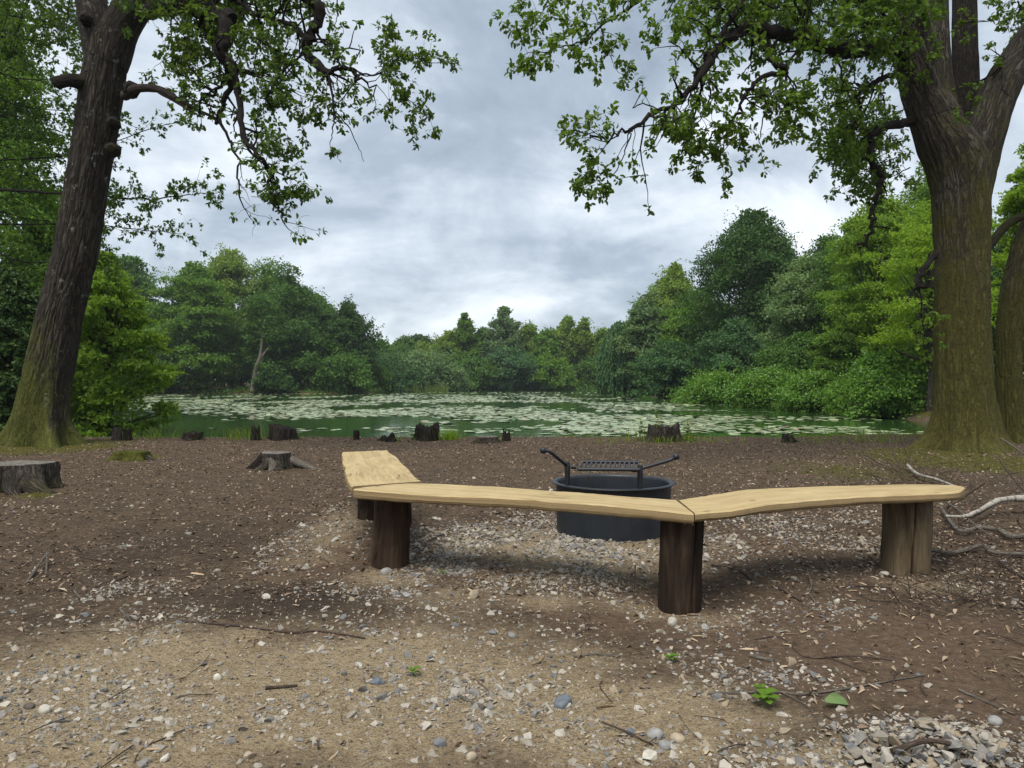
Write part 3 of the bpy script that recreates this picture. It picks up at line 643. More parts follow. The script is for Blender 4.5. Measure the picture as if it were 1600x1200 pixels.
    for a in range(6):
        x0 = w.r.uniform(30, 180); y0 = w.r.uniform(-90, -20); dd = w.r.uniform(.4, 2.)
        w.limb(Q([(x0, y0, dd), (x0-w.r.uniform(10, 60), y0+50, dd), (x0-w.r.uniform(20, 80), y0+w.r.uniform(90, 150), dd)]), .03, .01, .25, .7, .1, 1.)
    cap_clumps(w, P(190, -260, d+.5), (3.6, 3.2, 1.8), 130, .1)
    big.V += w.wood.V; big.L += [l+big.n for l in w.wood.L]; big.S += w.wood.S; big.B += w.wood.B
    big.build('limbs', M['limb'], t, smooth=True)
    w.leaf_mesh(M['oakleaf'], t)
def oak_right():
    d = 14.; b = P(1510, 703, d)
    t = thing('oak_tree', 'thick mossy twin-stemmed oak with flared roots at the right of the clearing', 'tree', b)
    big_trunk([(1507, 706, 104, 0), (1507, 650, 102, 0), (1505, 600, 98, 0), (1503, 500, 92, 0), (1503, 400, 90, 0), (1502, 300, 98, 0), (1497, 260, 108, 0), (1486, 232, 112, 0), (1466, 195, 92, 0), (1447, 150, 80, 0), (1432, 100, 70, 0), (1425, 50, 62, 0), (1418, -20, 60, 0), (1412, -80, 54, 0)],
              d, M['bark_r'], t, 5, .95, [(3.15, 1.15, .30), (4.0, .55, .35), (4.9, .75, .4), (5.7, .7, .35), (.1, 1.1, .3), (1.5, .5, .6), (2.4, .6, .4)], fl_h=.75)
    w = Wood(33)
    def Q(l): return [P(x, y, d+dd) for x, y, dd in l]
    def stem(l, r0, r1, mat=M['bark_r'], name='stem'):
        m = MB(); p = smooth_path(Q(l), 5); tube(m, p, np.linspace(r0, r1, len(p)), 28, lump=.04, r=w.r); m.build(name, mat, t, smooth=True)
    stem([(1512, 300, .05), (1524, 255, 0), (1540, 200, -.1), (1562, 140, -.1), (1592, 90, 0), (1630, 30, .2), (1680, -60, .5)], (.40), .25)
    stem([(1510, 215, .55), (1509, 150, .7), (1507, 80, .8), (1506, 0, .9), (1505, -90, 1)], .26, .20, M['limb_moss'])
    stem([(1480, 190, .5), (1470, 120, .6), (1466, 50, .7), (1464, -60, .8)], .22, .17, M['bark_r'])
    big_trunk([(1582, 706, 60, .9), (1580, 650, 52, .9), (1577, 600, 46, .9), (1577, 520, 48, .9), (1585, 450, 50, .9), (1600, 390, 50, .9), (1625, 320, 48, .9), (1660, 220, 46, .9)], d+.9, M['bark_r'], t, 9, .7, [(.2, 1., .4), (4.6, .6, .5), (5.5, .8, .4)], name='second_trunk')
    m1 = MB(); tube(m1, smooth_path(Q([(1520, 410, 1.), (1535, 395, 1.3), (1547, 382, 1.5), (1576, 349, 1.6), (1612, 333, 1.7)]), 4), np.linspace(.12, .07, 17), 12, lump=.1, r=w.r); m1.build('branch_stub', M['limb_moss'], t, smooth=True)
    big = MB()
    w.limb(Q([(1410, 85, -.1), (1380, 74, -.5), (1350, 76, -.9), (1320, 82, -1.2), (1285, 72, -1.5), (1240, 60, -1.8), (1200, 48, -2.1), (1170, 45, -2.3), (1145, 54, -2.5), (1120, 76, -2.7)]), .21, .085, .9, .9, .25, mb=big, gnarl=.04)
    w.limb(Q([(1120, 76, -2.7), (1101, 108, -2.8), (1080, 140, -3), (1050, 164, -3.1), (1020, 176, -3.2), (990, 200, -3.3), (962, 211, -3.4), (930, 213, -3.4), (906, 206, -3.4)]), .075, .010, .26, .65, .1, 1., mb=big)
    w.limb(Q([(1175, -15, -2.2), (1155, 15, -2.4), (1132, 45, -2.6), (1110, 85, -2.7), (1085, 120, -2.8)]), .06, .035, .35, .7, .0, .8, mb=big)
    w.limb(Q([(1196, 52, -2.1), (1197, 75, -2.1), (1206, 98, -2.2), (1228, 116, -2.2)]), .085, .06, .5, .6, .3, mb=big)
    w.limb(Q([(1226, 116, -2.2), (1192, 120, -2.3), (1166, 143, -2.4), (1156, 170, -2.5), (1144, 192, -2.5), (1118, 206, -2.6), (1105, 220, -2.6)]), .055, .010, .24, .55, .1, 1., mb=big)
    w.limb(Q([(1217, 122, -2.2), (1197, 165, -2.3), (1187, 215, -2.3), (1192, 254, -2.3)]), .022, .006, .8, .4, .3, .5)
    w.limb(Q([(986, 208, -3.3), (978, 232, -3.3), (970, 252, -3.3), (956, 274, -3.3), (930, 284, -3.3), (912, 292, -3.3)]), .016, .006, .18, .3, .55, 1.)
    w.limb(Q([(1030, 172, -3.2), (1005, 162, -3.2), (990, 168, -3.2), (1002, 145, -3.2), (1003, 134, -3.2), (985, 140, -3.2), (968, 136, -3.2)]), .016, .005, 0)
    w.limb(Q([(1020, -15, -3), (990, 8, -3.1), (965, 25, -3.2), (940, 40, -3.3), (916, 64, -3.3), (885, 72, -3.4), (850, 80, -3.4), (820, 86, -3.4)]), .035, .007, .2, .5, .1, 1.)
    w.limb(Q([(938, 42, -3.3), (945, 65, -3.3), (955, 90, -3.3), (962, 108, -3.3)]), .014, .006, .17, .42, .1, 1.)
    w.limb(Q([(930, -20, -3.2), (890, -5, -3.2), (850, 15, -3.2), (822, 30, -3.2)]), .02, .006, .2, .5, .1, 1.)
    w.limb(Q([(1060, -10, -3), (1045, 15, -3), (1030, 40, -3)]), .02, .006, .22, .5, .1, .9)
    w.limb(Q([(1330, -10, -1.2), (1365, 15, -1), (1392, 32, -.8), (1412, 50, -.7), (1428, 74, -.6)]), .04, .03, .7, .6, .1, .8, mb=big)
    w.limb(Q([(1400, 40, -.6), (1370, 38, -1), (1345, 45, -1.2), (1325, 58, -1.3), (1300, 75, -1.5)]), .05, .03, .5, .7, .1, .9, mb=big)
    w.limb(Q([(1400, 115, -.1), (1375, 125, -.6), (1354, 134, -.9), (1341, 152, -1), (1343, 175, -1), (1330, 195, -1.1), (1310, 205, -1.2)]), .06, .012, .22, .55, .2, 1., mb=big)
    w.limb(Q([(1425, 190, 0), (1395, 195, -.4), (1370, 205, -.6), (1360, 225, -.7), (1362, 258, -.7), (1376, 280, -.7), (1368, 312, -.7), (1360, 342, -.7), (1356, 365, -.7), (1340, 382, -.8)]), .10, .03, .9, .5, .2, .9, mb=big)
    w.limb(Q([(1462, 395, -.2), (1450, 410, -.6), (1435, 440, -.9), (1431, 452, -1)]), .07, .045, 0, mb=big)
    w.limb(Q([(1435, 440, -.9), (1440, 480, -1), (1444, 520, -1)]), .03, .012, .9, .4, .3, .6, mb=big)
    w.limb(Q([(1605, 72, 0), (1580, 90, -.2), (1555, 112, -.3), (1530, 128, -.2)]), .05, .03, .8, .4, .2, .6, mb=big)
    w.limb(Q([(1240, 60, -1.8), (1250, 25, -1.9), (1235, -10, -2)]), .05, .03, .3, .7, .1, 1.)
    w.limb(Q([(1280, 72, -1.5), (1268, 100, -1.5), (1265, 125, -1.5), (1255, 140, -1.5)]), .02, .008, .5, .4, .2, .7)
    w.limb(Q([(1100, 110, -2.8), (1110, 140, -2.7), (1105, 165, -2.7), (1090, 190, -2.7), (1070, 205, -2.8)]), .025, .008, .2, .5, .1, 1.)
    w.limb(Q([(1080, 140, -3), (1075, 165, -3), (1070, 195, -3)]), .022, .008, .2, .45, .2, 1.)
    w.limb(Q([(1145, 190, -2.5), (1150, 215, -2.5), (1130, 235, -2.5), (1100, 255, -2.5)]), .018, .006, .17, .4, .1, 1.)
    w.limb(Q([(1228, 116, -2.2), (1245, 140, -2.1), (1240, 165, -2.1), (1222, 180, -2.1)]), .025, .008, .2, .5, .2, 1.)
    w.limb(Q([(1160, 148, -2.4), (1180, 165, -2.3), (1210, 170, -2.2), (1235, 172, -2.2)]), .02, .007, .18, .45, .2, 1.)
    w.limb(Q([(1345, 190, -1), (1320, 225, -1), (1300, 232, -1)]), .02, .007, .18, .45, .2, 1.)
    for x, y in ((1345, 155), (1370, 250), (1400, 110), (1430, 120), (1445, 100), (1455, 180), (1335, 130), (1560, 30), (1590, 20), (1575, 150)):
        w.spray(P(x, y, d-.7), w.r.normal(size=3), .7, .012, 1)
    for a in range(30):
        x0 = w.r.uniform(1055, 1400); y0 = w.r.uniform(-80, 5); dd = w.r.uniform(-3, 0)
        w.limb(Q([(x0, y0, dd), (x0+w.r.uniform(-50, 30), y0+w.r.uniform(15, 35), dd), (x0+w.r.uniform(-60, 40), y0+w.r.uniform(40, 80), dd)]), .025, .01, .2, .6, .1, 1.)
    for a in range(9):
        x0 = w.r.uniform(1540, 1680); y0 = w.r.uniform(-80, 20); dd = w.r.uniform(-.6, 1.5)
        w.limb(Q([(x0, y0, dd), (x0+w.r.uniform(-20, 30), y0+20, dd), (x0+w.r.uniform(-30, 40), y0+w.r.uniform(30, 60), dd)]), .025, .01, .25, .6, .1, 1.)
    for a in range(16):
        x0 = w.r.uniform(1300, 1420); y0 = w.r.uniform(150, 300); dd = w.r.uniform(.5, 2.5)
        w.limb(Q([(x0+30, y0-15, dd), (x0, y0, dd), (x0-w.r.uniform(10, 40), y0+w.r.uniform(0, 30), dd)]), .02, .008, .2, .5, .1, 1.)
    cap_clumps(w, P(1470, -260, d), (4., 3.4, 1.8), 130, .1)
    big.V += w.wood.V; big.L += [l+big.n for l in w.wood.L]; big.S += w.wood.S; big.B += w.wood.B
    big.build('limbs', M['limb'], t, smooth=True)
    w.leaf_mesh(M['oakleaf_r'], t)
oak_left(); oak_right()

# ------------------------------------------------------------------ woodland round the pond
def tree(name, label, cat, base, H, W, mat, seed, style='oak', n=12000, size=.3, zb=.08, K=None, trunk=True, lean=0., group=None, tmat=None, cr=.115, trunk_r=None, flat=.6, core=.14, nlimb=18):
    r = np.random.default_rng(seed); bx, by = base; z0 = float(gz(bx, by)); o = np.array((bx, by, z0))
    t = thing(name, label, cat, o, group)
    K = int((K or 90)*1.55); n = int(n*1.25); tt = r.random(K)**.85*.97
    if style == 'oak': prof = np.sin(np.pi*np.clip(tt, .0, 1)**.85*.96+.10)**.65
    elif style == 'dome': prof = np.sqrt(np.maximum(1-tt**2.6, .02))
    elif style == 'spire': prof = np.clip((1-tt)**.75*1.02, .05, 1)
    elif style == 'column': prof = np.clip(np.sin(np.pi*tt*.93+.2), .15, 1)**.5
    else: prof = np.sqrt(np.maximum(1-tt**2.3, .02))
    zz = H*(zb+(1-zb)*tt)
    big = 1+.30*(r.random(6)-.5)
    th = r.uniform(0, 2*np.pi, K); wob = (.80+.46*vnoise(np.cos(th)*2.1+seed*.7+40, np.sin(th)*2.1+tt*4.2+40))*(1+.16*np.sin(th*2+r.uniform(0, 6)+tt*3)+.12*np.sin(th*3+r.uniform(0, 6)-tt*5))
    rr = W/2*prof*wob*np.where(r.random(K) < .72, r.uniform(.72, .98, K), r.uniform(.15, .7, K))
    cw = W*cr*1.12*r.uniform(.6, 1.45, K)*(1 if style in ('oak', 'dome') else .65+.35*prof)
    rr = np.maximum(rr-cw*.45, 0)
    hv = 1-.30*(vnoise(np.cos(th)*2.0+seed*.37+9, np.sin(th)*1.3+rr/W*1.5+5))*tt**1.2      # uneven top
    c = np.stack([rr*np.cos(th)+lean*zz, rr*np.sin(th), np.minimum(zz*hv, H-cw*flat*.8)], -1)
    wgt = cw**2; per = r.choice(K, size=int(n*(1-core)), p=wgt/wgt.sum())
    m = len(per); dv = rdir(r, m); dv[:, 2] = np.where(dv[:, 2] < -.25, -dv[:, 2]*.8, dv[:, 2])
    rad = r.random(m)**.28
    # each clump is a set of twigs: pull leaves towards a few directions for a ragged outline
    tw = rdir(r, K*7).reshape(K, 7, 3); tw[..., 2] *= .6
    pick = tw[per, r.integers(0, 7, m)]; dv = norm(dv*.75+pick*.62)
    rad = rad*(1+.30*(r.random(m) < .14)*r.random(m))
    p = c[per]+dv*rad[:, None]*cw[per][:, None]*np.array((1, 1, flat))
    nr = norm(dv*.85+np.array((0, 0, .55))+rdir(r, m)*.42)
    ax = norm(rdir(r, m)+dv*.5+np.array((0, 0, -.25 if style != 'willow' else -1.5)))
    sz = size*r.uniform(.6, 1.4, m)
    NS = 170; ks = r.integers(0, K, NS); od = norm(np.stack([np.cos(th), np.sin(th), r.uniform(-.1, 1.1, K)], -1))[ks]+r.normal(0, .35, (NS, 3))
    f = np.linspace(.5, 1.75, 9)[None, :, None]; sp_ = c[ks][:, None]+norm(od)[:, None]*f*cw[ks][:, None, None]*np.array((1, 1, .9)); sp_[..., 2] -= (f[..., 0]-.5)**2*.10*cw[ks][:, None]
    sp_ = np.repeat(sp_.reshape(-1, 3), 2, 0); sp_ = sp_+r.normal(0, size*.45, sp_.shape)
    p = np.concatenate([p, sp_]); nr = np.concatenate([nr, norm(rdir(r, len(sp_))*.6+np.array((0, 0, .6)))]); ax = np.concatenate([ax, rdir(r, len(sp_))]); sz = np.concatenate([sz, size*.85*r.uniform(.6, 1.3, len(sp_))])
    nc = n-m; tc = r.random(nc); th2 = r.uniform(0, 2*np.pi, nc); pr = np.interp(tc, np.sort(tt), prof[np.argsort(tt)]); rc = W/2*pr*.68*np.sqrt(r.random(nc))
    pc = np.stack([rc*np.cos(th2)+lean*H*tc, rc*np.sin(th2), H*(zb+(1-zb)*tc)*.93], -1)
    p = np.concatenate([p, pc]); nr = np.concatenate([nr, norm(rdir(r, nc)+np.array((0, 0, .6)))]); ax = np.concatenate([ax, rdir(r, nc)]); sz = np.concatenate([sz, size*1.15*r.uniform(.7, 1.4, nc)])
    if style == 'spire':                         # tiers of short boughs
        nb = 150; tb = r.random(nb)**.9; ab = r.uniform(0, 6.28, nb); Lb = W/2*(1-tb)**.7*r.uniform(.6, 1.1, nb)+.25; kk = max(8, n//nb); f = np.sqrt(r.random((nb, kk)))
        q = f*Lb[:, None]; p = np.stack([q*np.cos(ab)[:, None], q*np.sin(ab)[:, None], np.repeat((H*(zb+(.985-zb)*tb))[:, None], kk, 1)-q*.12+q*.35*f], -1)+r.normal(0, .22, (nb, kk, 3))*(1+q[..., None]*.12)
        p = p.reshape(-1, 3); p[:, 2] = np.minimum(p[:, 2], H); m = len(p); nr = norm(rdir(r, m)*.8+np.array((0, 0, .5))); ax = rdir(r, m); sz = size*.9*r.uniform(.6, 1.3, m)
    if style == 'willow':                        # hanging strands
        ns = 420; a = r.uniform(0, 2*np.pi, ns); q = W/2*np.sqrt(r.uniform(.05, 1., ns)); ztop = H*np.sqrt(np.maximum(1-(q/(W/2))**2*.75, .05)); ln = np.minimum(ztop*r.uniform(.45, .97, ns), ztop-.15)
        k = max(4, n//ns//1); tt2 = np.linspace(0, 1, k)[None]
        sx = (q*np.cos(a))[:, None]+r.normal(0, .08, (ns, k)); sy = (q*np.sin(a))[:, None]+r.normal(0, .08, (ns, k)); sz_ = ztop[:, None]-ln[:, None]*tt2
        p = np.stack([sx, sy, sz_], -1).reshape(-1, 3); m = len(p); nr = rdir(r, m); ax = norm(np.array((0, 0, -1.))+r.normal(0, .25, (m, 3))); sz = size*1.3*r.uniform(.7, 1.3, m)
    mb = MB(); p[:, 2] = np.maximum(p[:, 2], .12 if zb > .02 else .02)
    leaves(mb, p, ax, nr, sz, KITE*(1, .62 if style == 'willow' else 1.0))
    o2 = mb.build('crown', mat, t, loc=(0, 0, 0))
    if trunk:
        mt = MB(); r0 = trunk_r or max(H*.018, .08); tp = np.array([(0, 0, -.3), (0, 0, 0), (lean*H*.12+r.normal(0, .1), r.normal(0, .1), H*.2), (lean*H*.3+r.normal(0, .15), r.normal(0, .15), H*.42), (lean*H*.62, 0, H*.66), (lean*H*.85, 0, H*.86)])
        pp = smooth_path(tp, 3); tube(mt, pp, np.linspace(1, .16, len(pp))**.9*r0*np.r_[1.5, 1.35, 1.15, np.ones(len(pp)-3)], 9)
        for i in r.permutation(K)[:nlimb]:
            h = min(c[i][2]*r.uniform(.5, .75), H*.7); s0 = np.array((lean*h, 0, h)); mid = (s0+c[i])/2+r.normal(0, .04*W, 3)
            q = smooth_path([s0, mid, c[i]], 3); tube(mt, q, np.linspace(r0*.42, r0*.1, len(q)), 6, False)
        mt.build('trunk', tmat or M['trunk_far'], t, smooth=True, loc=(0, 0, 0))
    return t
def T(name, label, px, top, wpx, d, mat, seed, cat='tree', **kw):
    base = ((px-800)/F*d, d); z0 = float(gz(*base))
    H = CAMZ+(HZ-top)/F*d-z0; W = wpx/F*d
    W *= math.cos(math.atan((px-800)/F))*1.04; kw['n'] = int(kw.get('n', 12000)*1.75)
    kw.setdefault('size', max(.12, 2.75*d/755.)*.95)
    tree(name, label, cat, base, H, W, M[mat] if isinstance(mat, str) else mat, seed, **kw)
LB, CB, RB = 'trees on the left bank of the pond', 'trees along the far end of the pond', 'trees on the right bank of the pond'
# left bank
T('broadleaf_tree', 'shaded broadleaf on the left bank, nearest the leaning oak trunk', 205, 388, 130, 120, 'deep', 101, group=LB, style='dome', n=13000)
T('broadleaf_tree', 'bright green layered broadleaf whose boughs reach down to the left water edge', 305, 396, 150, 113, 'mid', 102, group=LB, style='dome', n=17000, K=110, flat=.42, zb=.03)
T('oak_tree', 'tall open-crowned oak standing behind the bright green broadleaf on the left bank', 362, 374, 130, 130, 'midlight', 103, group=LB, n=8500, zb=.3, core=.1, K=60, nlimb=24)
T('broadleaf_tree', 'large rounded dark green broadleaf right of the leaning pale trunk', 447, 418, 150, 118, 'deep', 104, group=LB, style='dome', n=18000, K=120, zb=.03)
T('oak_tree', 'dark rounded oak ending the left bank row, before the low scrub', 544, 468, 92, 122, 'dark', 105, group=LB, n=9000, zb=.1)
T('broadleaf_tree', 'mid green broadleaf behind the two tallest crowns of the left bank', 420, 408, 120, 133, 'mid', 106, group=LB, n=9000, zb=.2)
T('broadleaf_tree', 'green broadleaf between the dark left bank oak and its big rounded neighbour', 498, 452, 90, 128, 'deep', 107, group=LB, n=8000)
T('shrub', 'rounded green shrub leaning over the water under the dark left bank oak', 534, 553, 96, 115, 'deep', 108, 'shrub', style='dome', n=6000, zb=.0, trunk=False, group='shrubs at the water edge')
T('broadleaf_tree', 'low dark broadleaf filling the bank under the shaded left trees', 215, 520, 110, 110, 'dark', 109, group=LB, style='dome', n=7000, zb=.0)
T('shrub', 'low dark shrub under the pale leaning trunk', 425, 575, 60, 112, 'dark', 110, 'shrub', style='dome', n=3500, zb=.0, trunk=False, group='shrubs at the water edge')
T('broadleaf_tree', 'green broadleaf seen between the leaning oak trunk and the left bank row', 150, 400, 120, 95, 'mid', 111, group=LB, style='dome', n=11000)
# the leaning pale trunk
def pale_tree():
    d = 111.; b = P(395, 606, d); b[2] = gz(b[0], b[1])
    t = thing('leaning_tree', 'slender tree with a bare pale forked trunk leaning over the left water edge', 'tree', b, LB)
    m = MB(); tube(m, smooth_path([P(395, 611, d), P(398, 590, d), P(402, 572, d), P(409, 552, d)], 4), np.linspace(.44, .26, 13), 9)
    tube(m, smooth_path([P(405, 565, d), P(409, 540, d), P(411, 512, d), P(414, 490, d)], 4), np.linspace(.26, .09, 13), 7)
    tube(m, smooth_path([P(406, 563, d), P(416, 548, d), P(424, 537, d)], 4), np.linspace(.2, .08, 9), 7)
    m.build('trunk', M['trunk_pale'], t, smooth=True)
    r = np.random.default_rng(5); n = 2600; c = np.array([P(416, 480, d), P(405, 470, d), P(425, 500, d), P(430, 525, d)]); k = r.integers(0, 4, n)
    p = c[k]+rdir(r, n)*(r.random(n)**.4)[:, None]*np.array((2.2, 2.2, 1.2)); mb = MB(); leaves(mb, p, rdir(r, n), norm(rdir(r, n)*.6+np.array((0, 0, .6))), .36*r.uniform(.6, 1.3, n)); mb.build('crown', M['deep'], t)
pale_tree()
# scrub between left bank and far end
for i, (px, top, w_, d, mt, lb) in enumerate([(592, 527, 64, 140, 'deep', 'mid green bush behind the dark oak at the end of the left bank'),
        (612, 556, 66, 133, 'greyblue', 'blue green willow bush beside the end of the left bank'), (655, 552, 96, 134, 'grey', 'broad pale grey green willow bush left of the far trees'),
        (633, 578, 70, 130, 'greyblue', 'low blue green bush in front of the pale willow bush'), (695, 572, 60, 136, 'grey', 'small grey green bush at the right foot of the pale willow bush'),
        (575, 566, 50, 126, 'mid', 'small green bush at the foot of the dark left bank oak')]):
    T('willow_bush', lb, px, top, w_, d, mt, 130+i, 'bush', style='dome', n=5500, zb=.0, trunk=False, group='bushes at the far left corner of the pond', cr=.2)
# far end
for i, (px, top, w_, d, mt, st, kw, lb) in enumerate([
        (655, 520, 78, 195, 'dark', 'oak', {}, 'far dark oak rising behind the willow bushes'),
        (632, 541, 60, 180, 'deep', 'oak', {}, 'far green crown left of the dark oak behind the bushes'),
        (672, 536, 60, 165, 'midlight', 'oak', {}, 'light green crown just right of the dark oak behind the bushes'),
        (703, 514, 62, 166, 'midlight', 'dome', {}, 'light green broadleaf left of the narrow spire at the far end'),
        (727, 491, 62, 164, 'mid', 'spire', {'cr': .22}, 'narrow pointed green tree, the lower of two spires at the far end'),
        (756, 508, 56, 166, 'deep', 'dome', {}, 'mid green broadleaf between the two spires at the far end'),
        (789, 480, 104, 164, 'grey', 'spire', {'cr': .2}, 'tallest tree of the far end with a pointed grey green top'),
        (826, 503, 56, 168, 'midlight', 'dome', {}, 'yellow green broadleaf right of the tallest pointed tree'),
        (853, 514, 60, 164, 'mid', 'dome', {}, 'green broadleaf left of the tall open pair at the far end'),
        (884, 494, 50, 166, 'midlight', 'column', {'zb': .3, 'nlimb': 16}, 'tall open tree on a pale trunk, left of the far pair'),
        (911, 497, 38, 166, 'midlight', 'column', {'zb': .3, 'nlimb': 16}, 'slim open tree on a pale trunk, right of the far pair'),
        (942, 511, 66, 168, 'bright', 'dome', {}, 'brightest yellow green tree at the far end, beside the willow'),
        (745, 560, 90, 157, 'deep', 'dome', {'zb': .0}, 'low green tree at the far water edge under the lower spire'),
        (800, 545, 90, 157, 'greyblue', 'dome', {'zb': .0}, 'low blue green tree at the far water edge under the tallest tree'),
        (855, 556, 84, 158, 'mid', 'dome', {'zb': .0}, 'low green tree at the far water edge before the tall open pair'),
        (925, 560, 56, 158, 'deep', 'dome', {'zb': .0}, 'low shaded tree at the far water edge beside the willow'),
        (970, 530, 70, 165, 'mid', 'dome', {}, 'green crown half hidden behind the weeping willow')]):
    kw = dict(kw); kw.setdefault('zb', .06)
    T('spire_tree' if st == 'spire' else 'broadleaf_tree', lb, px, top, w_, d, mt, 150+i, group=CB, style=st, n=7500, tmat=M['trunk_pale'] if 'nlimb' in kw else None, **kw)
# right bank
T('weeping_willow', 'weeping willow trailing thin strands into the water at the far right', 976, 497, 84, 101, 'greyblue', 180, style='willow', n=11000, size=.40, group=RB, zb=.0)
for i, (px, top, w_, d, mt, st, n, kw, lb) in enumerate([
        (1018, 445, 96, 97, 'grey', 'dome', 11000, {'flat': .45}, 'grey green tree right behind the weeping willow'),
        (1055, 398, 100, 100, 'midlight', 'oak', 9000, {'zb': .25}, 'light green crown left of the tall dark tree on the right bank'),
        (1178, 308, 205, 76, 'dark', 'dome', 30000, {'zb': .15, 'K': 130, 'flat': .7}, 'tallest darkest tree of the right bank with a broad rounded crown'),
        (1100, 440, 125, 84, 'mid', 'dome', 13000, {'flat': .4}, 'mid green feathery tree below the left shoulder of the tall dark tree'),
        (1050, 528, 120, 80, 'greyblue', 'dome', 12000, {'zb': .0, 'flat': .4}, 'blue green tree sweeping to the water beside the weeping willow'),
        (1265, 385, 165, 61, 'grey', 'dome', 20000, {'zb': .1, 'cr': .11, 'K': 130}, 'pale grey green tree before the tall dark tree'),
        (1150, 500, 110, 69, 'greyblue', 'dome', 12000, {'zb': .0}, 'blue green tree at the water edge under the tall dark tree'),
        (1345, 322, 170, 55, 'deep', 'dome', 20000, {'flat': .4, 'K': 120}, 'deep green layered tree right of the pale grey green tree'),
        (1250, 520, 130, 57, 'deep', 'dome', 13000, {'zb': .0}, 'shaded green tree behind the waterside shrubs'),
        (1330, 480, 120, 48, 'mid', 'dome', 14000, {'zb': .0, 'flat': .4}, 'mid green tree beside the large glossy shrub'),
        (1225, 362, 120, 84, 'deep', 'oak', 9000, {}, 'green crown behind the right shoulder of the tall dark tree'),
        (1290, 352, 130, 74, 'dark', 'oak', 9000, {}, 'dark crown behind the pale grey green tree'),
        (1450, 225, 230, 52, 'mid', 'oak', 20000, {'zb': .05}, 'tall deep green tree just behind the mossy twin oak'),
        (1590, 330, 200, 40, 'dark', 'dome', 16000, {'zb': .0}, 'dark tree filling the gap right of the mossy twin oak'),
        (1500, 420, 200, 44, 'dark', 'dome', 16000, {'zb': .0}, 'dark low tree behind the foot of the mossy twin oak')]):
    T('broadleaf_tree', lb, px, top, w_, d, mt, 190+i, group=RB, style=st, n=n, **kw)
T('oak_tree', 'yellow green young oak spreading sprays left of the mossy twin oak', 1452, 285, 235, 34, 'yellow', 220, group=RB, n=7000, zb=.2, K=75, size=.13, core=.03, cr=.085, flat=.4, nlimb=40)
T('oak_tree', 'fresh green oak with sky showing through beside the hanging limb', 1375, 262, 190, 42, 'bright', 221, group=RB, n=18000, zb=.2, K=90, size=.15, core=.05, cr=.10, flat=.45, nlimb=30)
T('oak_tree', 'yellow green oak showing right of the mossy twin oak', 1612, 190, 150, 27, 'yellow', 222, group=RB, n=9000, zb=.3, K=80, size=.13, core=.05, cr=.11, flat=.45, nlimb=24)
for i, (px, top, w_, d, n, lb) in enumerate([(1120, 583, 110, 59, 8000, 'furthest of the bright glossy shrubs along the right water edge'), (1200, 574, 110, 50, 9000, 'bright glossy shrub overhanging the water below the pale grey green tree'),
        (1275, 582, 110, 44, 9000, 'low bright glossy shrub touching the water left of the large one'), (1390, 545, 140, 36, 14000, 'large bright glossy shrub at the water left of the twin oak'),
        (1330, 592, 70, 39, 5000, 'small bright shrub wedged between the two nearest glossy shrubs')]):
    T('shrub', lb, px, top, w_, d, 'rhodo', 240+i, 'shrub', style='dome', n=n, zb=.0, trunk=False, group='glossy shrubs on the right water edge', size=max(.15, .0034*d), cr=.17)
# left near trees
T('maple_tree', 'bright green young maple leaning to the water right of the leaning oak', 165, 372, 190, 25, 'bright', 260, n=11000, style='dome', zb=.03, K=95, size=.14, cr=.075, flat=.42, nlimb=20, group='trees behind the leaning oak', core=.15)
T('yew_tree', 'very dark yew at the left edge behind the leaning oak', 10, 400, 190, 24, 'vdark', 261, n=22000, style='dome', zb=.0, K=120, size=.14, group='trees behind the leaning oak')
T('broadleaf_tree', 'deep green tree behind the young maple left of the pond', 110, 330, 200, 40, 'mid', 262, n=15000, style='dome', zb=.0, K=110, size=.17, group='trees behind the leaning oak')
T('broadleaf_tree', 'tall dense green tree filling the upper left corner behind the leaning oak', -40, -120, 330, 30, 'mid', 263, n=34000, style='dome', zb=.12, K=130, size=.17, core=.1, cr=.12, group='trees behind the leaning oak')
T('broadleaf_tree', 'mid green tree standing just behind the dark yew at left', 75, 270, 170, 34, 'bright', 264, n=17000, style='dome', zb=.0, K=110, size=.17, group='trees behind the leaning oak')
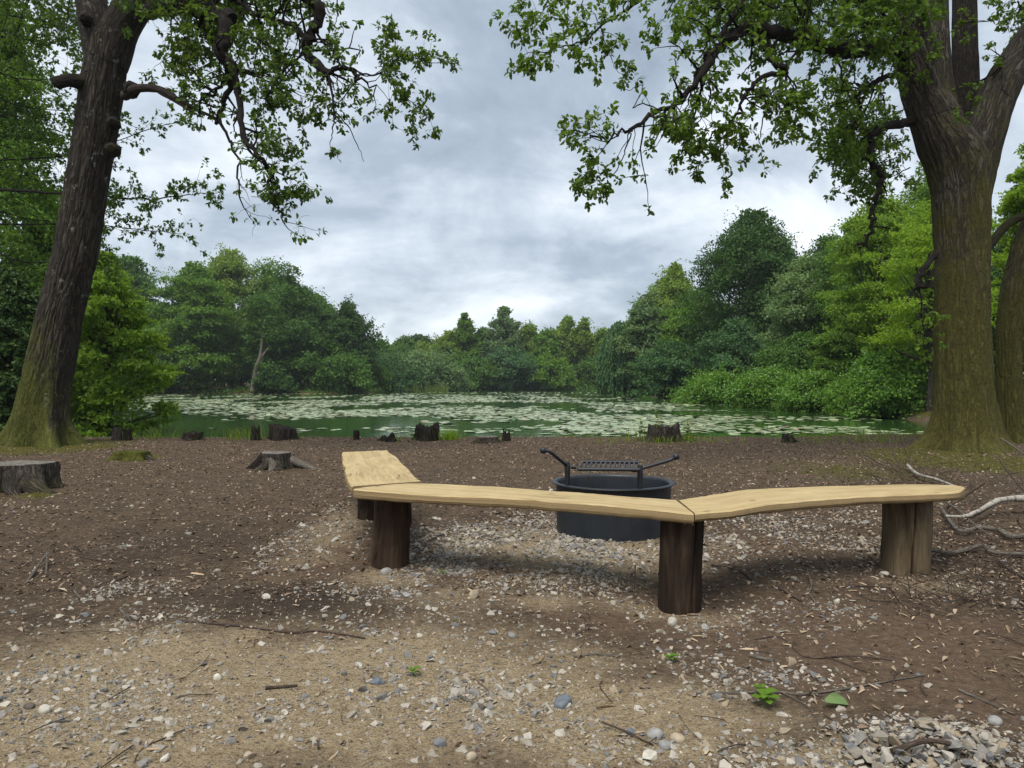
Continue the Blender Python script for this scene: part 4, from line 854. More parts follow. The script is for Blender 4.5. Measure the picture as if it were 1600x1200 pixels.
def beech():
    d = 19.; b = (( -120-800)/F*d, d); z0 = float(gz(*b))
    t = thing('beech_tree', 'beech reaching in from the left edge with thin leafy boughs past the leaning oak', 'tree', (b[0], b[1], z0), 'trees behind the leaning oak')
    w = Wood(44); m = MB(); tube(m, smooth_path([(b[0], b[1], -.3), (b[0]+.1, b[1], 3), (b[0]+.2, b[1], 7), (b[0]+.3, b[1], 12)], 5), np.linspace(.34, .15, 16), 16); m.build('trunk', M['trunk_far'], t, smooth=True)
    def Q(l): return [P(x, y, d+dd) for x, y, dd in l]
    w.limb(Q([(-110, 290, 0), (0, 297, -.4), (96, 302, -.8), (219, 311, -1), (280, 306, -1), (338, 302, -1)]), .055, .008, .24, .6, .5, .9, gnarl=.03)
    w.limb(Q([(-110, 250, 0), (0, 250, .3), (120, 240, .5), (240, 200, .6), (290, 190, .6)]), .045, .008, .3, .6, .35, .8, gnarl=.03)
    w.limb(Q([(-110, 330, 0), (0, 350, .5), (120, 350, .6), (230, 360, .6), (280, 365, .6)]), .045, .008, .25, .6, .4, .9, gnarl=.03)
    for y in (-60, 0, 50, 100, 140, 180, 220, 260, 320, 380):
        dd = w.r.uniform(-.8, 1.5); l = w.r.uniform(90, 180)
        w.limb(Q([(-110, y-20, dd), (-30, y, dd), (40, y+w.r.uniform(0, 30), dd), (l, y+w.r.uniform(10, 50), dd)]), .045, .01, .20, .8, .25, 1., gnarl=.04)
    w.wood.build('limbs', M['limb'], t, smooth=True)
    r = w.r; p = np.concatenate(w.pos); a = np.concatenate(w.ax); n = len(p); mb = MB()
    leaves(mb, p, a, norm(rdir(r, n)*.6+np.array((0, 0, .9))), .10*r.uniform(.7, 1.25, n), OVAL); mb.build('crown', M['beech'], t); print('beech', n)
beech()
# woods behind, read as one mass
def far_wood():
    r = np.random.default_rng(77); mb = MB(); pts = []
    for a, b, n in (((-150, 150), (-72, 140), 9), ((-75, 145), (-28, 142), 8), ((-74, 124), (-27, 121), 12), ((-30, 185), (45, 185), 14), ((40, 175), (34, 100), 9), ((32, 100), (32, 40), 9), ((32, 42), (70, 26), 5), ((-75, 105), (-42, 52), 9), ((-42, 52), (-26, 26), 6), ((-26, 28), (-60, 16), 4)):
        for k in range(n):
            f = (k+.5)/n; pts.append((a[0]+(b[0]-a[0])*f+r.normal(0, 2), a[1]+(b[1]-a[1])*f+r.normal(0, 2)))
    P_, N_, A_, S_ = [], [], [], []
    for (x, y) in pts:
        d = math.hypot(x, y); H = min(.058*d+3.2, 13.)*r.uniform(.8, 1.1); W = H*r.uniform(.8, 1.1); K = 34
        tt = r.random(K); th = r.uniform(0, 6.28, K); rr = W/2*np.sqrt(1-tt**2.3)*r.uniform(.4, 1, K)
        c = np.stack([rr*np.cos(th), rr*np.sin(th), H*tt*.9], -1); n = 3400; k = r.integers(0, K, n); dv = rdir(r, n); dv[:, 2] = np.abs(dv[:, 2])-.2
        p = c[k]+dv*(r.random(n)**.4)[:, None]*W*.17+np.array((x, y, float(gz(x, y)))); p[:, 2] = np.maximum(p[:, 2], ZW+.3)
        P_.append(p); N_.append(norm(dv*.5+rdir(r, n)*.5+np.array((0, 0, .6)))); A_.append(rdir(r, n)); S_.append(max(.2, .0042*d)*r.uniform(.6, 1.4, n))
    leaves(mb, np.concatenate(P_), np.concatenate(A_), np.concatenate(N_), np.concatenate(S_))
    tag(mb.build('woodland', M['deep']), 'deep green wood closing in behind the trees round the pond', 'woodland', kind='stuff')
far_wood()
def undergrowth():
    r = np.random.default_rng(78); mb = MB(); n = 36000; i0 = r.choice([4, 5, 6, 7, 8, 9, 10, 11, 12, 13, 14, 15, 16, 17, 18, 19, 20, 21, 22, 23], n); f = r.random(n)
    a = POND[i0]; b_ = POND[(i0+1) % len(POND)]; k = r.random(n) < np.linalg.norm(b_-a, axis=1)/40
    a, b_, f = a[k], b_[k], f[k][:, None]; n = len(a); q = a+(b_-a)*f; T_ = norm(b_-a); nn = np.stack([T_[:, 1], -T_[:, 0]], -1)
    off = r.uniform(-.5, 3.2, n); q = q+nn*off[:, None]; hh = (.4+1.9*fbm(q[:, 0]*.35, q[:, 1]*.35, 3))*(1-.0*off); z = ZW+.05+r.random(n)*hh*np.clip(.4+off*.35, .3, 1.2)
    d = np.hypot(q[:, 0], q[:, 1]); k = (pond_sd(q[:, 0], q[:, 1]) > -1.2) & (d > 24); q, z, d = q[k], z[k], d[k]; n = len(q)
    leaves(mb, np.c_[q, z], norm(rdir(r, n)+np.array((0, 0, .3))), norm(rdir(r, n)*.7+np.array((0, 0, .6))), np.maximum(.13, .0036*d)*r.uniform(.6, 1.4, n))
    tag(mb.build('undergrowth', M['deep']), 'low green undergrowth hanging over the far water edge', 'undergrowth', kind='stuff')
undergrowth()
def reeds():
    r = np.random.default_rng(9); mb = MB(); n = 5000
    px = r.uniform(548, 700, n); d = r.uniform(126, 136, n)-np.clip((px-640)*.0, 0, 5); x = (px-800)/F*d
    keep = pond_sd(x, d) < 1.5; x, d = x[keep], d[keep]; n = len(x)
    p = np.stack([x, d, np.full(n, ZW)], -1); a = norm(np.array((0, 0, 1.))+r.normal(0, .1, (n, 3))); leaves(mb, p, a, norm(r.normal(size=(n, 3))*np.array((1, 1, .1))), r.uniform(.6, 1.5, n), np.array([(0, -.05), (0, .05), (1, 0)]), .05)
    tag(mb.build('reeds', M['reed']), 'strip of dull green reeds at the far left corner of the pond', 'reeds', kind='stuff')
reeds()

# ------------------------------------------------------------------ stumps
def stump(label, px, py, w, h, mat, seed, cut=True, roots=(), rough=.1, tilt=0., name='tree_stump', jag=0., base=None, flare=.5, cutmat=None):
    r = np.random.default_rng(seed); b = G(px, py) if base is None else np.array(base); d = b[1]
    R0 = w/F*d/2; Hh = h/F*d; seg = 40; th = np.arange(seg)/seg*2*np.pi
    t = thing(name, label, 'stump', b)
    ph = r.uniform(0, 6, 5); prof = 1+.10*np.sin(2*th+ph[0])+.08*np.sin(3*th+ph[1])+.06*np.sin(5*th+ph[2])+rough*.3*r.normal(size=seg)
    lob = np.maximum(0, np.sin(4*th+ph[3]))**2*.8+np.maximum(0, np.sin(3*th+ph[4]))**3*.6
    mb = MB(); V = []; jz = jag*Hh*(fbm(np.cos(th)*3+seed, np.sin(th)*3+5, 3)-.45)*2+jag*.25*Hh*r.normal(size=seg)
    fr = np.array([-.45, -.1, .05, .18, .35, .55, .78, .95, 1.0])
    for f in fr:
        rr = R0*(prof*(1 if f < .97 else .965)+lob*flare*math.exp(-max(f, 0)*3.2)+.025*rough*10*r.normal(size=seg)*.4)
        z = np.full(seg, f*Hh)+(jz+tilt*R0*np.cos(th))*max(f, 0)
        V.append(np.stack([rr*np.cos(th), rr*np.sin(th), z], -1)+b)
    mb.add(np.concatenate(V), quads_grid(len(fr), seg), 4); mb.build('stump_side', mat, t, smooth=True)
    mb = MB(); top = V[-1]; cen = top.mean(0)-(0, 0, Hh*(.04 if cut else .35))
    inner = cen+(top-cen)*.5+np.stack([np.zeros(seg), np.zeros(seg), r.normal(0, .01 if cut else .06*Hh, seg)], -1)
    mb.add(np.concatenate([top, inner, cen[None]]), quads_grid(2, seg), 4); mb.add(np.concatenate([inner, cen[None]]), np.stack([np.arange(seg), (np.arange(seg)+1) % seg, np.full(seg, seg)], -1), 3)
    mb.build('cut_top', cutmat or (M['cut'] if cut else mat), t, smooth=True)
    for (a, L, r_, rm) in roots:
        c, s_ = math.cos(a), math.sin(a); pts = []
        for k in range(6):
            f = k/5; q = b+np.array((c, s_, 0))*(R0*.7+f*L)+np.array((-s_, c, 0))*.12*L*math.sin(f*3+seed); z = gz(q[0], q[1]); pts.append((q[0], q[1], float(z)+(Hh*.5*(1-f)**2.2)+.02-.06*f))
        mb = MB(); p = smooth_path(pts, 3); tube(mb, p, np.linspace(r_, r_*.25, len(p)), 10, lump=.15, r=r); mb.build('root', rm, t, smooth=True)
stump('grey cut stump with spreading pale roots on the bare mulch left of the bench', 430, 731, 46, 24, M['stump'], 1, roots=((-.25, .75, .07, M['grey_twig']), (-1.5, .18, .09, M['grey_twig']), (3.4, .3, .10, M['stump_dark']), (4.2, .25, .08, M['stump'])), flare=.7)
stump('low mossy stump between the leaning oak and the grey rooted stump', 205, 718, 46, 13, M['stump_moss'], 2, roots=((3.3, .3, .05, M['stump_moss']), (-.1, .35, .06, M['stump'])), flare=.7, cutmat=M['stump_moss'])
stump('large weathered stump with a long grey root, cut off by the left edge', 22, 764, 98, 40, M['stump'], 3, roots=((-.45, .55, .17, M['stump']), (-.9, .35, .15, M['stump'])), flare=.55)
stump('flat topped grey stump on the bank, in line with the middle plank', 762, 691, 34, 9, M['stump'], 4, roots=((-.3, .3, .05, M['stump']), (3.5, .3, .05, M['stump'])), flare=.7)
stump('dark hollow stump on the pond edge beside the yellow green grass tuft', 668, 688, 38, 21, M['stump_dark'], 5, cut=False, jag=.5, rough=.25)
stump('broad dark stump on the pond edge behind the grey rooted stump', 441, 686, 40, 20, M['stump_dark'], 6, cut=True, tilt=-.2, cutmat=M['stump_dark'])
stump('low brown stump by the yellow moss tuft on the pond edge', 302, 687, 30, 10, M['stump_dark'], 7, cut=False, jag=.3)
stump('pale split stump, first to the right of the leaning oak', 182, 688, 13, 17, M['stump_pale'], 8, cut=False, jag=.8)
stump('small dark forked snag beside the pale split stump', 199, 688, 12, 15, M['stump_dark'], 9, cut=False, jag=.9)
stump('brown broken stump overgrown with weeds on the bank at right of the fire ring', 1036, 689, 50, 24, M['stump'], 10, cut=False, jag=.35, rough=.2)
stump('small charred knot of roots right of the flat topped grey stump', 791, 689, 12, 12, M['stump_dark'], 11, cut=False, jag=.9)
stump('thin dark snag standing left of the broad dark stump', 399, 688, 12, 18, M['stump_dark'], 12, cut=False, jag=1.)
stump('short dark post stump alone at the water edge above the left plank', 557, 687, 9, 14, M['stump_dark'], 13, cutmat=M['stump_dark'], flare=.1)
stump('tangle of dark roots on the bank edge just right of the left plank end', 607, 690, 22, 10, M['stump_dark'], 14, cut=False, jag=1., roots=((.2, .3, .03, M['stump_dark']), (3., .25, .03, M['stump_dark'])))
stump('small brown root stub on the bank between the weedy stump and the twin oak', 1231, 691, 18, 11, M['stump_dark'], 15, cut=False, jag=.6, roots=((0., .2, .04, M['stump_dark']),))

# ------------------------------------------------------------------ bank plants
def blades(r, p, h, spread_, n, wid=.0065):
    mb = MB(); o = np.asarray(p)+np.stack([r.normal(0, spread_, n), r.normal(0, spread_, n), np.zeros(n)], -1)
    for i in range(n):
        a = norm(np.array((r.normal(0, .35), r.normal(0, .35), 1.))); L = h*r.uniform(.5, 1.15); bend = norm(np.array((r.normal(), r.normal(), 0.)))*L*r.uniform(.1, .5); s = norm(np.cross(a, bend+(0, 0, .01)))*wid
        q0 = o[i]-(0, 0, .03); q1 = o[i]+a*L*.55+bend*.2; q2 = o[i]+a*L*.9+bend
        mb.add([q0-s, q0+s, q1+s*.7, q1-s*.7], [0, 1, 2, 3], 4); mb.add([q1-s*.7, q1+s*.7, q2], [0, 1, 2], 3)
    return mb
for i, (px, py, h, sp, n, mt, lb) in enumerate([(703, 687, .30, .12, 180, 'yellow', 'yellow green grass tuft right of the dark hollow stump'), (333, 682, .18, .12, 70, 'yellow', 'yellow moss and grass tuft beside the low brown stump'),
        (1008, 688, .40, .16, 60, 'grass', 'loose weeds left of the broken stump on the bank'), (1070, 688, .38, .22, 70, 'grass', 'loose weeds right of the broken stump on the bank'), (1040, 692, .20, .22, 70, 'yellow', 'short yellow weeds at the foot of the broken stump'),
        (238, 686, .42, .30, 40, 'grass', 'tall thin grass on the pond edge right of the pale split stump'), (375, 686, .40, .35, 90, 'grass', 'arching grass left of the thin dark snag'), (640, 686, .3, .25, 50, 'grass', 'sparse grass left of the dark hollow stump'),
        (1370, 690, .4, .5, 70, 'grass', 'thin grass on the bank left of the twin oak'), (1290, 690, .25, .5, 60, 'grass', 'short grass on the bank right of the root stub'), (960, 690, .16, .4, 50, 'grass', 'short grass on the bank behind the fire ring'), (1105, 690, .16, .4, 50, 'yellow', 'short yellow grass between the weedy stump and the root stub')]):
    r = np.random.default_rng(300+i); b = G(px, py); mb = blades(r, (0, 0, 0), h, sp, n); o = mb.build('grass_tuft', M[mt], loc=b)
    tag(o, lb, 'grass tuft', 'grass tufts along the bank', 'stuff' if sp > .21 else None)
def weed(px, py, h, lb, seed, mat='seed', nl=10, ls=.05, name='seedling', cat='seedling'):
    r = np.random.default_rng(seed); b = G(px, py); t = thing(name, lb, cat, b, 'green seedlings sprouting from the ground')
    mb = MB(); top = b+np.array((r.normal(0, .1)*h, r.normal(0, .1)*h, h)); tube(mb, smooth_path([b-(0, 0, .01), (b+top)/2+r.normal(0, .05, 3)*h, top], 3), [.003]*7, 5); mb.build('stem', M['grass'], t)
    for k in range(nl):
        f = .35+.65*k/max(nl-1, 1); p = b+(top-b)*f; a = k*2.4; mb = MB(); ax = np.array([[math.cos(a), math.sin(a), .25]])
        leaves(mb, p[None], ax, np.array([[0, 0, 1.]]), np.array([ls*r.uniform(.8, 1.3)]), OAK*(1, 1.2)); mb.build('leaf', M[mat], t)
weed(1196, 1106, .05, 'bright green oak seedling growing through the forked stick', 1, nl=9, ls=.05)
weed(1191, 1085, .03, 'small yellow green sprout just behind the forked stick', 2, nl=5, ls=.035)
weed(645, 1056, .035, 'tiny bright seedling alone on the pebbles left of centre', 3, nl=6, ls=.032)
weed(1049, 1035, .03, 'tiny bright seedling on bare soil below the front bench post', 4, nl=6, ls=.032)
weed(692, 897, .02, 'tiny yellow green sprout right of the reddish brown bench post', 5, nl=5, ls=.03)
weed(1408, 612, .01, 'x', 6, nl=1) if False else None
for i, (px, py, h, lb) in enumerate([(1028, 690, .62, 'tall leafy weed rising above the broken stump'), (1075, 690, .40, 'leafy weed at the right edge of the broken stump'), (1005, 689, .45, 'leafy weed at the left edge of the broken stump')]):
    weed(px, py, h, lb, 20+i, 'grass', 16, .12, 'leafy_weed', 'weed')
def bank_green():
    r = np.random.default_rng(55); mb = MB(); n = 2600
    x = r.uniform(-13, 12, n); y = r.uniform(17.0, 18.6, n); k = fbm(x*.6, y*.6, 3) > .47; x, y = x[k], y[k]; n = len(x)
    p = np.stack([x, y, gz(x, y)-.02], -1); a = norm(np.array((0, 0, 1.))+r.normal(0, .35, (n, 3))); leaves(mb, p, a, norm(r.normal(size=(n, 3))*np.array((1, 1, .2))), r.uniform(.06, .22, n), np.array([(0, -.05), (0, .05), (1, 0)]), .3)
    tag(mb.build('bank_grass', M['grass']), 'thin fringe of short grass along the near pond edge', 'grass', kind='stuff')
bank_green()

# ------------------------------------------------------------------ sticks
def stick(lb, pts, r0, r1, mat='twig', seed=0, branches=(), lift=None, name='fallen_stick', cat='stick', group='fallen sticks on the ground'):
    """pts: photograph points on the ground; lift: height above ground of each"""
    r = np.random.default_rng(400+seed); lift = lift or [0]*len(pts)
    q = []
    for (x, y), l in zip(pts, lift):
        g = G(x, y) if not isinstance(y, tuple) else P(x, y[0], y[1])
        q.append(g+np.array((0, 0, l+r0*.7)))
    o = q[0].copy(); p = smooth_path(q, 5); p[1:-1] += r.normal(0, r0*.14, (len(p)-2, 3))*np.array((1, 1, .3))
    mb = MB(); rad = np.linspace(r0, r1, len(p))*(1+.12*r.normal(size=len(p)).clip(-1, 1)); tube(mb, p-o, rad, 9, lump=.16, r=r)
    for (i0, pl) in branches:
        s = p[min(i0*5, len(p)-1)]; bp = [s]+[G(x, y)+np.array((0, 0, r1*.8)) for x, y in pl]; bp = smooth_path(bp, 4); tube(mb, bp-o, np.linspace(r1*.9+r0*.2, r1*.5, len(bp)), 7, lump=.1, r=r)
    ob = mb.build(name, M[mat], loc=o, smooth=True); tag(ob, lb, cat, group)
stick('long thin dark stick lying across the left gravel', [(281, 972), (375, 980), (450, 990), (499, 988), (570, 999)], .007, .005, seed=1)
stick('long forked grey stick beside the oak seedling', [(1088, 1086), (1157, 1085), (1221, 1084), (1255, 1087), (1326, 1078), (1397, 1065), (1446, 1057)], .007, .003, 'grey_twig', 2, ((2, [(1262, 1105), (1277, 1127), (1287, 1169)]), (3, [(1290, 1088), (1330, 1082)])))
stick('short thick grey stick end among centre pebbles', [(717, 1090), (735, 1099), (757, 1110)], .008, .009, 'grey_twig', 3)
stick('pale forked stick propped up at the far left edge of the gravel', [(41, 912), (56, 895), (73, 880)], .010, .007, 'grey_twig', 4, ((2, [(72, 893), (71, 902)]),), [0, .02, .06])
stick('brown stick across the bottom of the pebble heap', [(1394, 1192), (1440, 1187), (1470, 1186), (1508, 1188)], .010, .007, 'twig', 5, lift=[.03, .05, .05, .03])
stick('straight grey brown twig at lower right, pointing to the heap', [(1499, 1080), (1540, 1098), (1587, 1119)], .006, .004, 'grey_twig', 6)
stick('thick brown stick between the front post and the pale post', [(1214, 918), (1232, 929), (1252, 941)], .010, .008, 'twig', 7)
stick('dark twig lying level left of the pale cracked post', [(1307, 918), (1350, 917), (1399, 920)], .006, .004, 'twig', 8)
stick('curved dark root twig right of the front post', [(1112, 884), (1140, 889), (1160, 896), (1174, 908)], .008, .005, 'twig', 9)
stick('pale crooked twig between the two right posts', [(1262, 902), (1268, 920), (1266, 932), (1278, 947)], .005, .004, 'grey_twig', 10, lift=[.04, .02, .01, 0])
stick('thin dark twig near the bottom centre, left of the tan oval stone', [(941, 1138), (980, 1150), (1021, 1166)], .004, .003, 'twig', 11, lift=[.02, .01, 0])
stick('grey brown stick on the soil edge, centre right foreground', [(897, 1028), (930, 1024), (969, 1027)], .006, .005, 'grey_twig', 12)
stick('short pale tan stick at the left among gravel', [(187, 954), (198, 964), (215, 971)], .008, .006, 'grey_twig', 13)
stick('short pinkish stick left of the short pale tan one', [(116, 924), (121, 932), (129, 939)], .008, .006, 'grey_twig', 14)
stick('broken brown stick right of the tiny seedling on bare soil', [(1172, 1027), (1190, 1031), (1210, 1035)], .009, .009, 'grey_twig', 15)
stick('dark twig on the shaded mulch at far left', [(109, 868), (140, 874), (180, 881)], .007, .004, 'twig', 16)
stick('dark crooked twig in the gravel left of the long thin stick', [(165, 911), (182, 908), (199, 901)], .006, .004, 'twig', 17)
stick('thin upright dark twig left of the front bench post', [(991, 936), (992, 926), (993, 921)], .004, .003, 'twig', 18, lift=[0, .07, .14])
stick('dark bark strip in the sandy foreground at left', [(414, 1078), (440, 1076), (464, 1074)], .009, .005, 'twig', 19)
stick('thin twig across the mulch left of the leftmost bench post', [(440, 800), (480, 802), (540, 795)], .006, .004, 'twig', 20)
stick('thin dark twig at the lower right corner', [(1498, 1120), (1540, 1140), (1600, 1165)], .005, .004, 'twig', 21)
stick('thin branching twig on the soil right of centre', [(1180, 1000), (1220, 997), (1260, 1028), (1330, 1026), (1395, 1033)], .004, .003, 'twig', 22)
BR = 'branches of the brush heap at right'
def br(lb, pts, r0, r1, mat, seed, lift=None, branches=()): stick(lb, pts, r0*.74, r1*.74, mat, seed, branches, lift, 'fallen_branch', 'branch', BR)
br('thick white birch branch on the brush heap at the right edge', [(1660, 800), (1600, 803), (1562, 806), (1535, 814), (1510, 820), (1478, 818)], .050, .014, 'birch', 30, [.10, .12, .12, .08, .05, .04])
br('grey s-curved branch below the white birch branch', [(1470, 802), (1490, 830), (1505, 838), (1530, 832), (1562, 836), (1582, 846), (1640, 842)], .018, .030, 'grey_twig', 31, [.05, .04, .03, .03, .03, .03, .05])
br('straight grey branch right of the pale cracked post, lowest of the heap', [(1457, 866), (1490, 870), (1535, 861), (1555, 870), (1640, 874)], .020, .020, 'grey_twig', 32, [.02, .02, .03, .02, .02])
br('thin pale branch slanting down from the bench tip', [(1472, 795), (1500, 812), (1525, 830), (1557, 848)], .014, .008, 'grey_twig', 33, [.08, .07, .04, .02])
br('dark branch rising to the right behind the bench tip', [(1480, 800), (1505, 798), (1540, 800)], .016, .010, 'twig', 34, [.03, .12, .27])
br('pale birch piece lying behind the right plank', [(1418, 735), (1432, 748), (1462, 757), (1500, 768)], .030, .020, 'birch', 35, [.06, .05, .05, .02])
br('thin dark branch standing up left of the twin oak foot', [(1408, 740), (1392, 735), (1372, 735)], .014, .007, 'twig', 36, [.05, .30, .60])
br('slim bare branch leaning beside the twin oak foot', [(1424, 738), (1415, 736), (1402, 735)], .012, .006, 'twig', 37, [.04, .28, .52])
br('dark branch slanting out at the right edge below the twin oak', [(1560, 750), (1580, 765), (1620, 790)], .016, .012, 'twig', 38, [.28, .15, .0])
br('pale thin branch lying on the twin oak roots at right', [(1565, 722), (1590, 726), (1625, 735)], .020, .014, 'grey_twig', 39, [.35, .22, .05])
br('thin twig low on the moss left of the brush heap', [(1350, 716), (1377, 730), (1410, 742)], .010, .007, 'twig', 40, [.05, .04, .02])
br('thin dark twig crossing under the white birch branch', [(1470, 830), (1520, 818), (1560, 800)], .010, .006, 'twig', 41, [.0, .05, .08])
br('thin dark branch near the right edge below the lowest grey branch', [(1560, 880), (1580, 895), (1640, 925)], .010, .008, 'twig', 42, [.02, .01, 0])
r = np.random.default_rng(71); mb = MB()
for i in range(560):                              # brushwood and small twigs too many to count
    if i < 300: x, y = r.uniform(1400, 1620), r.uniform(725, 960)
    elif i < 400: x, y = r.uniform(1340, 1480), r.uniform(712, 770)
    else: x, y = r.uniform(-40, 1640), 597+np.exp(r.uniform(math.log(100), math.log(600)))
    g = G(x, y); L = r.uniform(.08, .5)*(1. if i < 400 else .55); a = r.uniform(0, 6.28); dv = np.array((math.cos(a), math.sin(a), 0))*L
    q = [g+np.array((0, 0, .008)), g+dv*.5+np.array((0, 0, (r.uniform(.0, .10) if i < 400 else .012)))+r.normal(0, .02, 3)*(1, 1, 0), g+dv]
    q[2][2] = float(gz(q[2][0], q[2][1]))+(r.uniform(0, .16) if i < 400 else .006); p = smooth_path(q, 3); rr = r.uniform(.0014, .0036)
    tube(mb, p, np.linspace(rr, rr*.6, len(p)), 5, False)
tag(mb.build('brushwood', M['twig'], smooth=True), 'scattered thin twigs and brushwood over the ground', 'twigs', kind='stuff')

# ------------------------------------------------------------------ stones and litter
def hull(seed, n=14, flat=.6):
    r = np.random.default_rng(seed); bm = bmesh.new(); q = rdir(r, n)*r.uniform(.75, 1., (n, 1))*np.array((1., .75, flat))
    for v in q: bm.verts.new(v)
    g = bmesh.ops.convex_hull(bm, input=bm.verts)
    bmesh.ops.delete(bm, geom=[v for v in bm.verts if not v.link_faces], context='VERTS')
    bmesh.ops.triangulate(bm, faces=bm.faces); bm.verts.index_update()
    V = np.array([v.co for v in bm.verts]); Fc = np.array([[v.index for v in f.verts] for f in bm.faces]); bm.free(); return V, Fc
HULLS = [hull(500+i, 12+i % 8, .45+.06*(i % 5)) for i in range(14)]
def gravel():
    r = np.random.default_rng(61); N = 330000; x = r.uniform(-6.5, 6.5, N); y = 2.1+r.random(N)**1.2*8.5
    dn = blobs(STONE, x, y)*(1-.8*np.minimum(blobs(DAMP, x, y), 1))+.22*(blobs(SAND, x, y)>.2)+.02; dn *= (.25+1.5*sstep(.35, .58, fbm(x*1.7, y*1.7, 3)))
    k = r.random(N) < dn*.56; x, y, dn = x[k], y[k], dn[k]; n = len(x); print('stones', n)
    hv = sstep(2., 5., dn); s = (.0042+r.exponential(.0060, n)).clip(.004, .032)*(1+.25*(r.random(n) < .05))*(1+.55*hv)
    s *= np.where((y > 5.), 1.25, 1.)
    a = r.uniform(0, 6.28, n); tl = r.normal(0, .25, (n, 2)); ti = r.integers(0, len(HULLS), n)
    z = gz(x, y)+s*.02+hv*np.abs(r.normal(0, .016, n))
    ca, sa = np.cos(a), np.sin(a); mb = MB()
    for i, (V, Fc) in enumerate(HULLS):
        j = np.where(ti == i)[0]
        if not len(j): continue
        st = r.uniform(.7, 1.25, (len(j), 1, 3)); W = V[None]*st*s[j][:, None, None]
        W[..., 2] += W[..., 0]*tl[j, 0][:, None]+W[..., 1]*tl[j, 1][:, None]
        Xr = W[..., 0]*ca[j][:, None]-W[..., 1]*sa[j][:, None]; Yr = W[..., 0]*sa[j][:, None]+W[..., 1]*ca[j][:, None]
        W = np.stack([Xr+x[j][:, None], Yr+y[j][:, None], W[..., 2]+z[j][:, None]], -1)
        mb.add(W.reshape(-1, 3), (Fc[None]+np.arange(len(j))[:, None, None]*len(V)).reshape(-1, 3), 3)
    tag(mb.build('gravel', M['flint']), 'mixed grey and cream flint gravel strewn over the soil', 'gravel', kind='stuff')
gravel()
SG = 'larger stones lying on the ground'
SC = {'white': stone_mat('white_stone', (.43, .40, .33)), 'grey': stone_mat('grey_stone', (.24, .235, .22)), 'blue': stone_mat('blue_grey_stone', (.12, .135, .155)), 'tan': stone_mat('tan_stone', (.33, .27, .19)), 'dark': stone_mat('dark_stone', (.055, .05, .045))}
def stone(lb, px, py, w, h, c, seed):
    g = G(px, py); d = g[1]; r = np.random.default_rng(600+seed); bm = bmesh.new(); bmesh.ops.create_icosphere(bm, subdivisions=3, radius=1.)
    a = w/F*d/2; hh = h/F*d*.56; nf = 5 if 'round' in lb or 'smooth' in lb or 'cobble' in lb else 13; ph = rdir(r, nf); off = r.uniform(.62, .92, nf) if nf == 5 else r.uniform(.40, .78, nf)
    for v in bm.verts:
        c_ = np.array(v.co)
        for q, o in zip(ph, off):                 # knapped facets
            t_ = float(np.dot(c_, q))
            if t_ > o: c_ = c_-q*(t_-o)*(.6 if nf == 5 else .96)
        k = 1+.10*(float(fbm(np.array(c_[0]*1.6+seed), np.array(c_[1]*1.6+c_[2]), 3))-.45); v.co = Vector(c_*k*np.array((a, a*.8, hh)))
    me = bpy.data.meshes.new('stone'); bm.to_mesh(me); bm.free(); me.materials.append(SC[c]); me.polygons.foreach_set('use_smooth', np.full(len(me.polygons), nf == 5))
    o = bpy.data.objects.new('stone', me); C.objects.link(o); o.location = (g[0], g[1], g[2]+hh*.28); o.rotation_euler = (r.normal(0, .12), r.normal(0, .12), r.uniform(0, 3)); tag(o, lb, 'stone', SG)
for i, s in enumerate([('white rounded stone at the foot of the dark front post', 1051, 976, 18, 17, 'white'), ('grey stone right of the white one before the dark front post', 1102, 982, 19, 14, 'grey'),
        ('grey cobble against the foot of the reddish brown post', 604, 897, 21, 15, 'grey'), ('grey stone on the dark patch right of the reddish brown post', 633, 933, 21, 13, 'grey'), ('brownish stone pair half buried between the two front posts', 741, 934, 20, 17, 'tan'),
        ('pale rounded stone at the far lower left', 69, 1113, 22, 17, 'white'), ('black chip of stone beside the pale rounded stone at lower left', 45, 1106, 20, 9, 'dark'), ('largest blue grey flint in the centre foreground', 880, 1102, 34, 20, 'blue'),
        ('dark flint near the bottom left of centre', 688, 1165, 26, 22, 'blue'), ('cream flint left of the short thick grey stick', 680, 1099, 20, 20, 'white'), ('smooth tan oval stone at the bottom right of centre', 1059, 1158, 25, 17, 'tan'),
        ('angular grey stone in front of the smooth tan oval one', 1038, 1168, 25, 16, 'grey'), ('pale flat stone at the bottom, right of centre', 1017, 1186, 35, 18, 'white'), ('grey tipped flint behind the smooth tan oval stone', 1024, 1152, 28, 20, 'grey'),
        ('small blue flint left of the grey tipped flint', 984, 1148, 22, 16, 'blue'), ('smooth beige pebble at the bottom, left of centre', 736, 1186, 22, 14, 'tan'), ('pale stone on the dark patch behind the long thin stick', 415, 934, 22, 10, 'white'),
        ('flat pale stone at the left among the dense gravel', 132, 963, 26, 12, 'grey'), ('leaning slab of blue flint right of the dark bark strip', 590, 1068, 34, 13, 'blue'), ('dark wedge of flint left of the leaning blue slab', 566, 1080, 20, 14, 'dark'),
        ('rounded tan stone left of the pale cracked post', 1382, 898, 20, 8, 'white'), ('upright cream stone between the two right posts', 1307, 942, 14, 13, 'white'), ('grey cobble at the right edge below the twig', 1555, 1130, 26, 15, 'grey'),
        ('grey stone on the centre gravel edge', 768, 990, 19, 12, 'blue'), ('rounded grey pebble right of the one on the gravel edge', 800, 996, 13, 12, 'grey'), ('cream block at the bottom left of centre', 385, 1186, 26, 13, 'tan'),
        ('white block at the bottom left beside the cream one', 258, 1188, 26, 14, 'white'), ('grey flint at the bottom left between two pale blocks', 231, 1192, 17, 13, 'grey'), ('pale stone in front of the striped gravel, left foreground', 340, 1062, 16, 13, 'white')]): stone(*s, i)
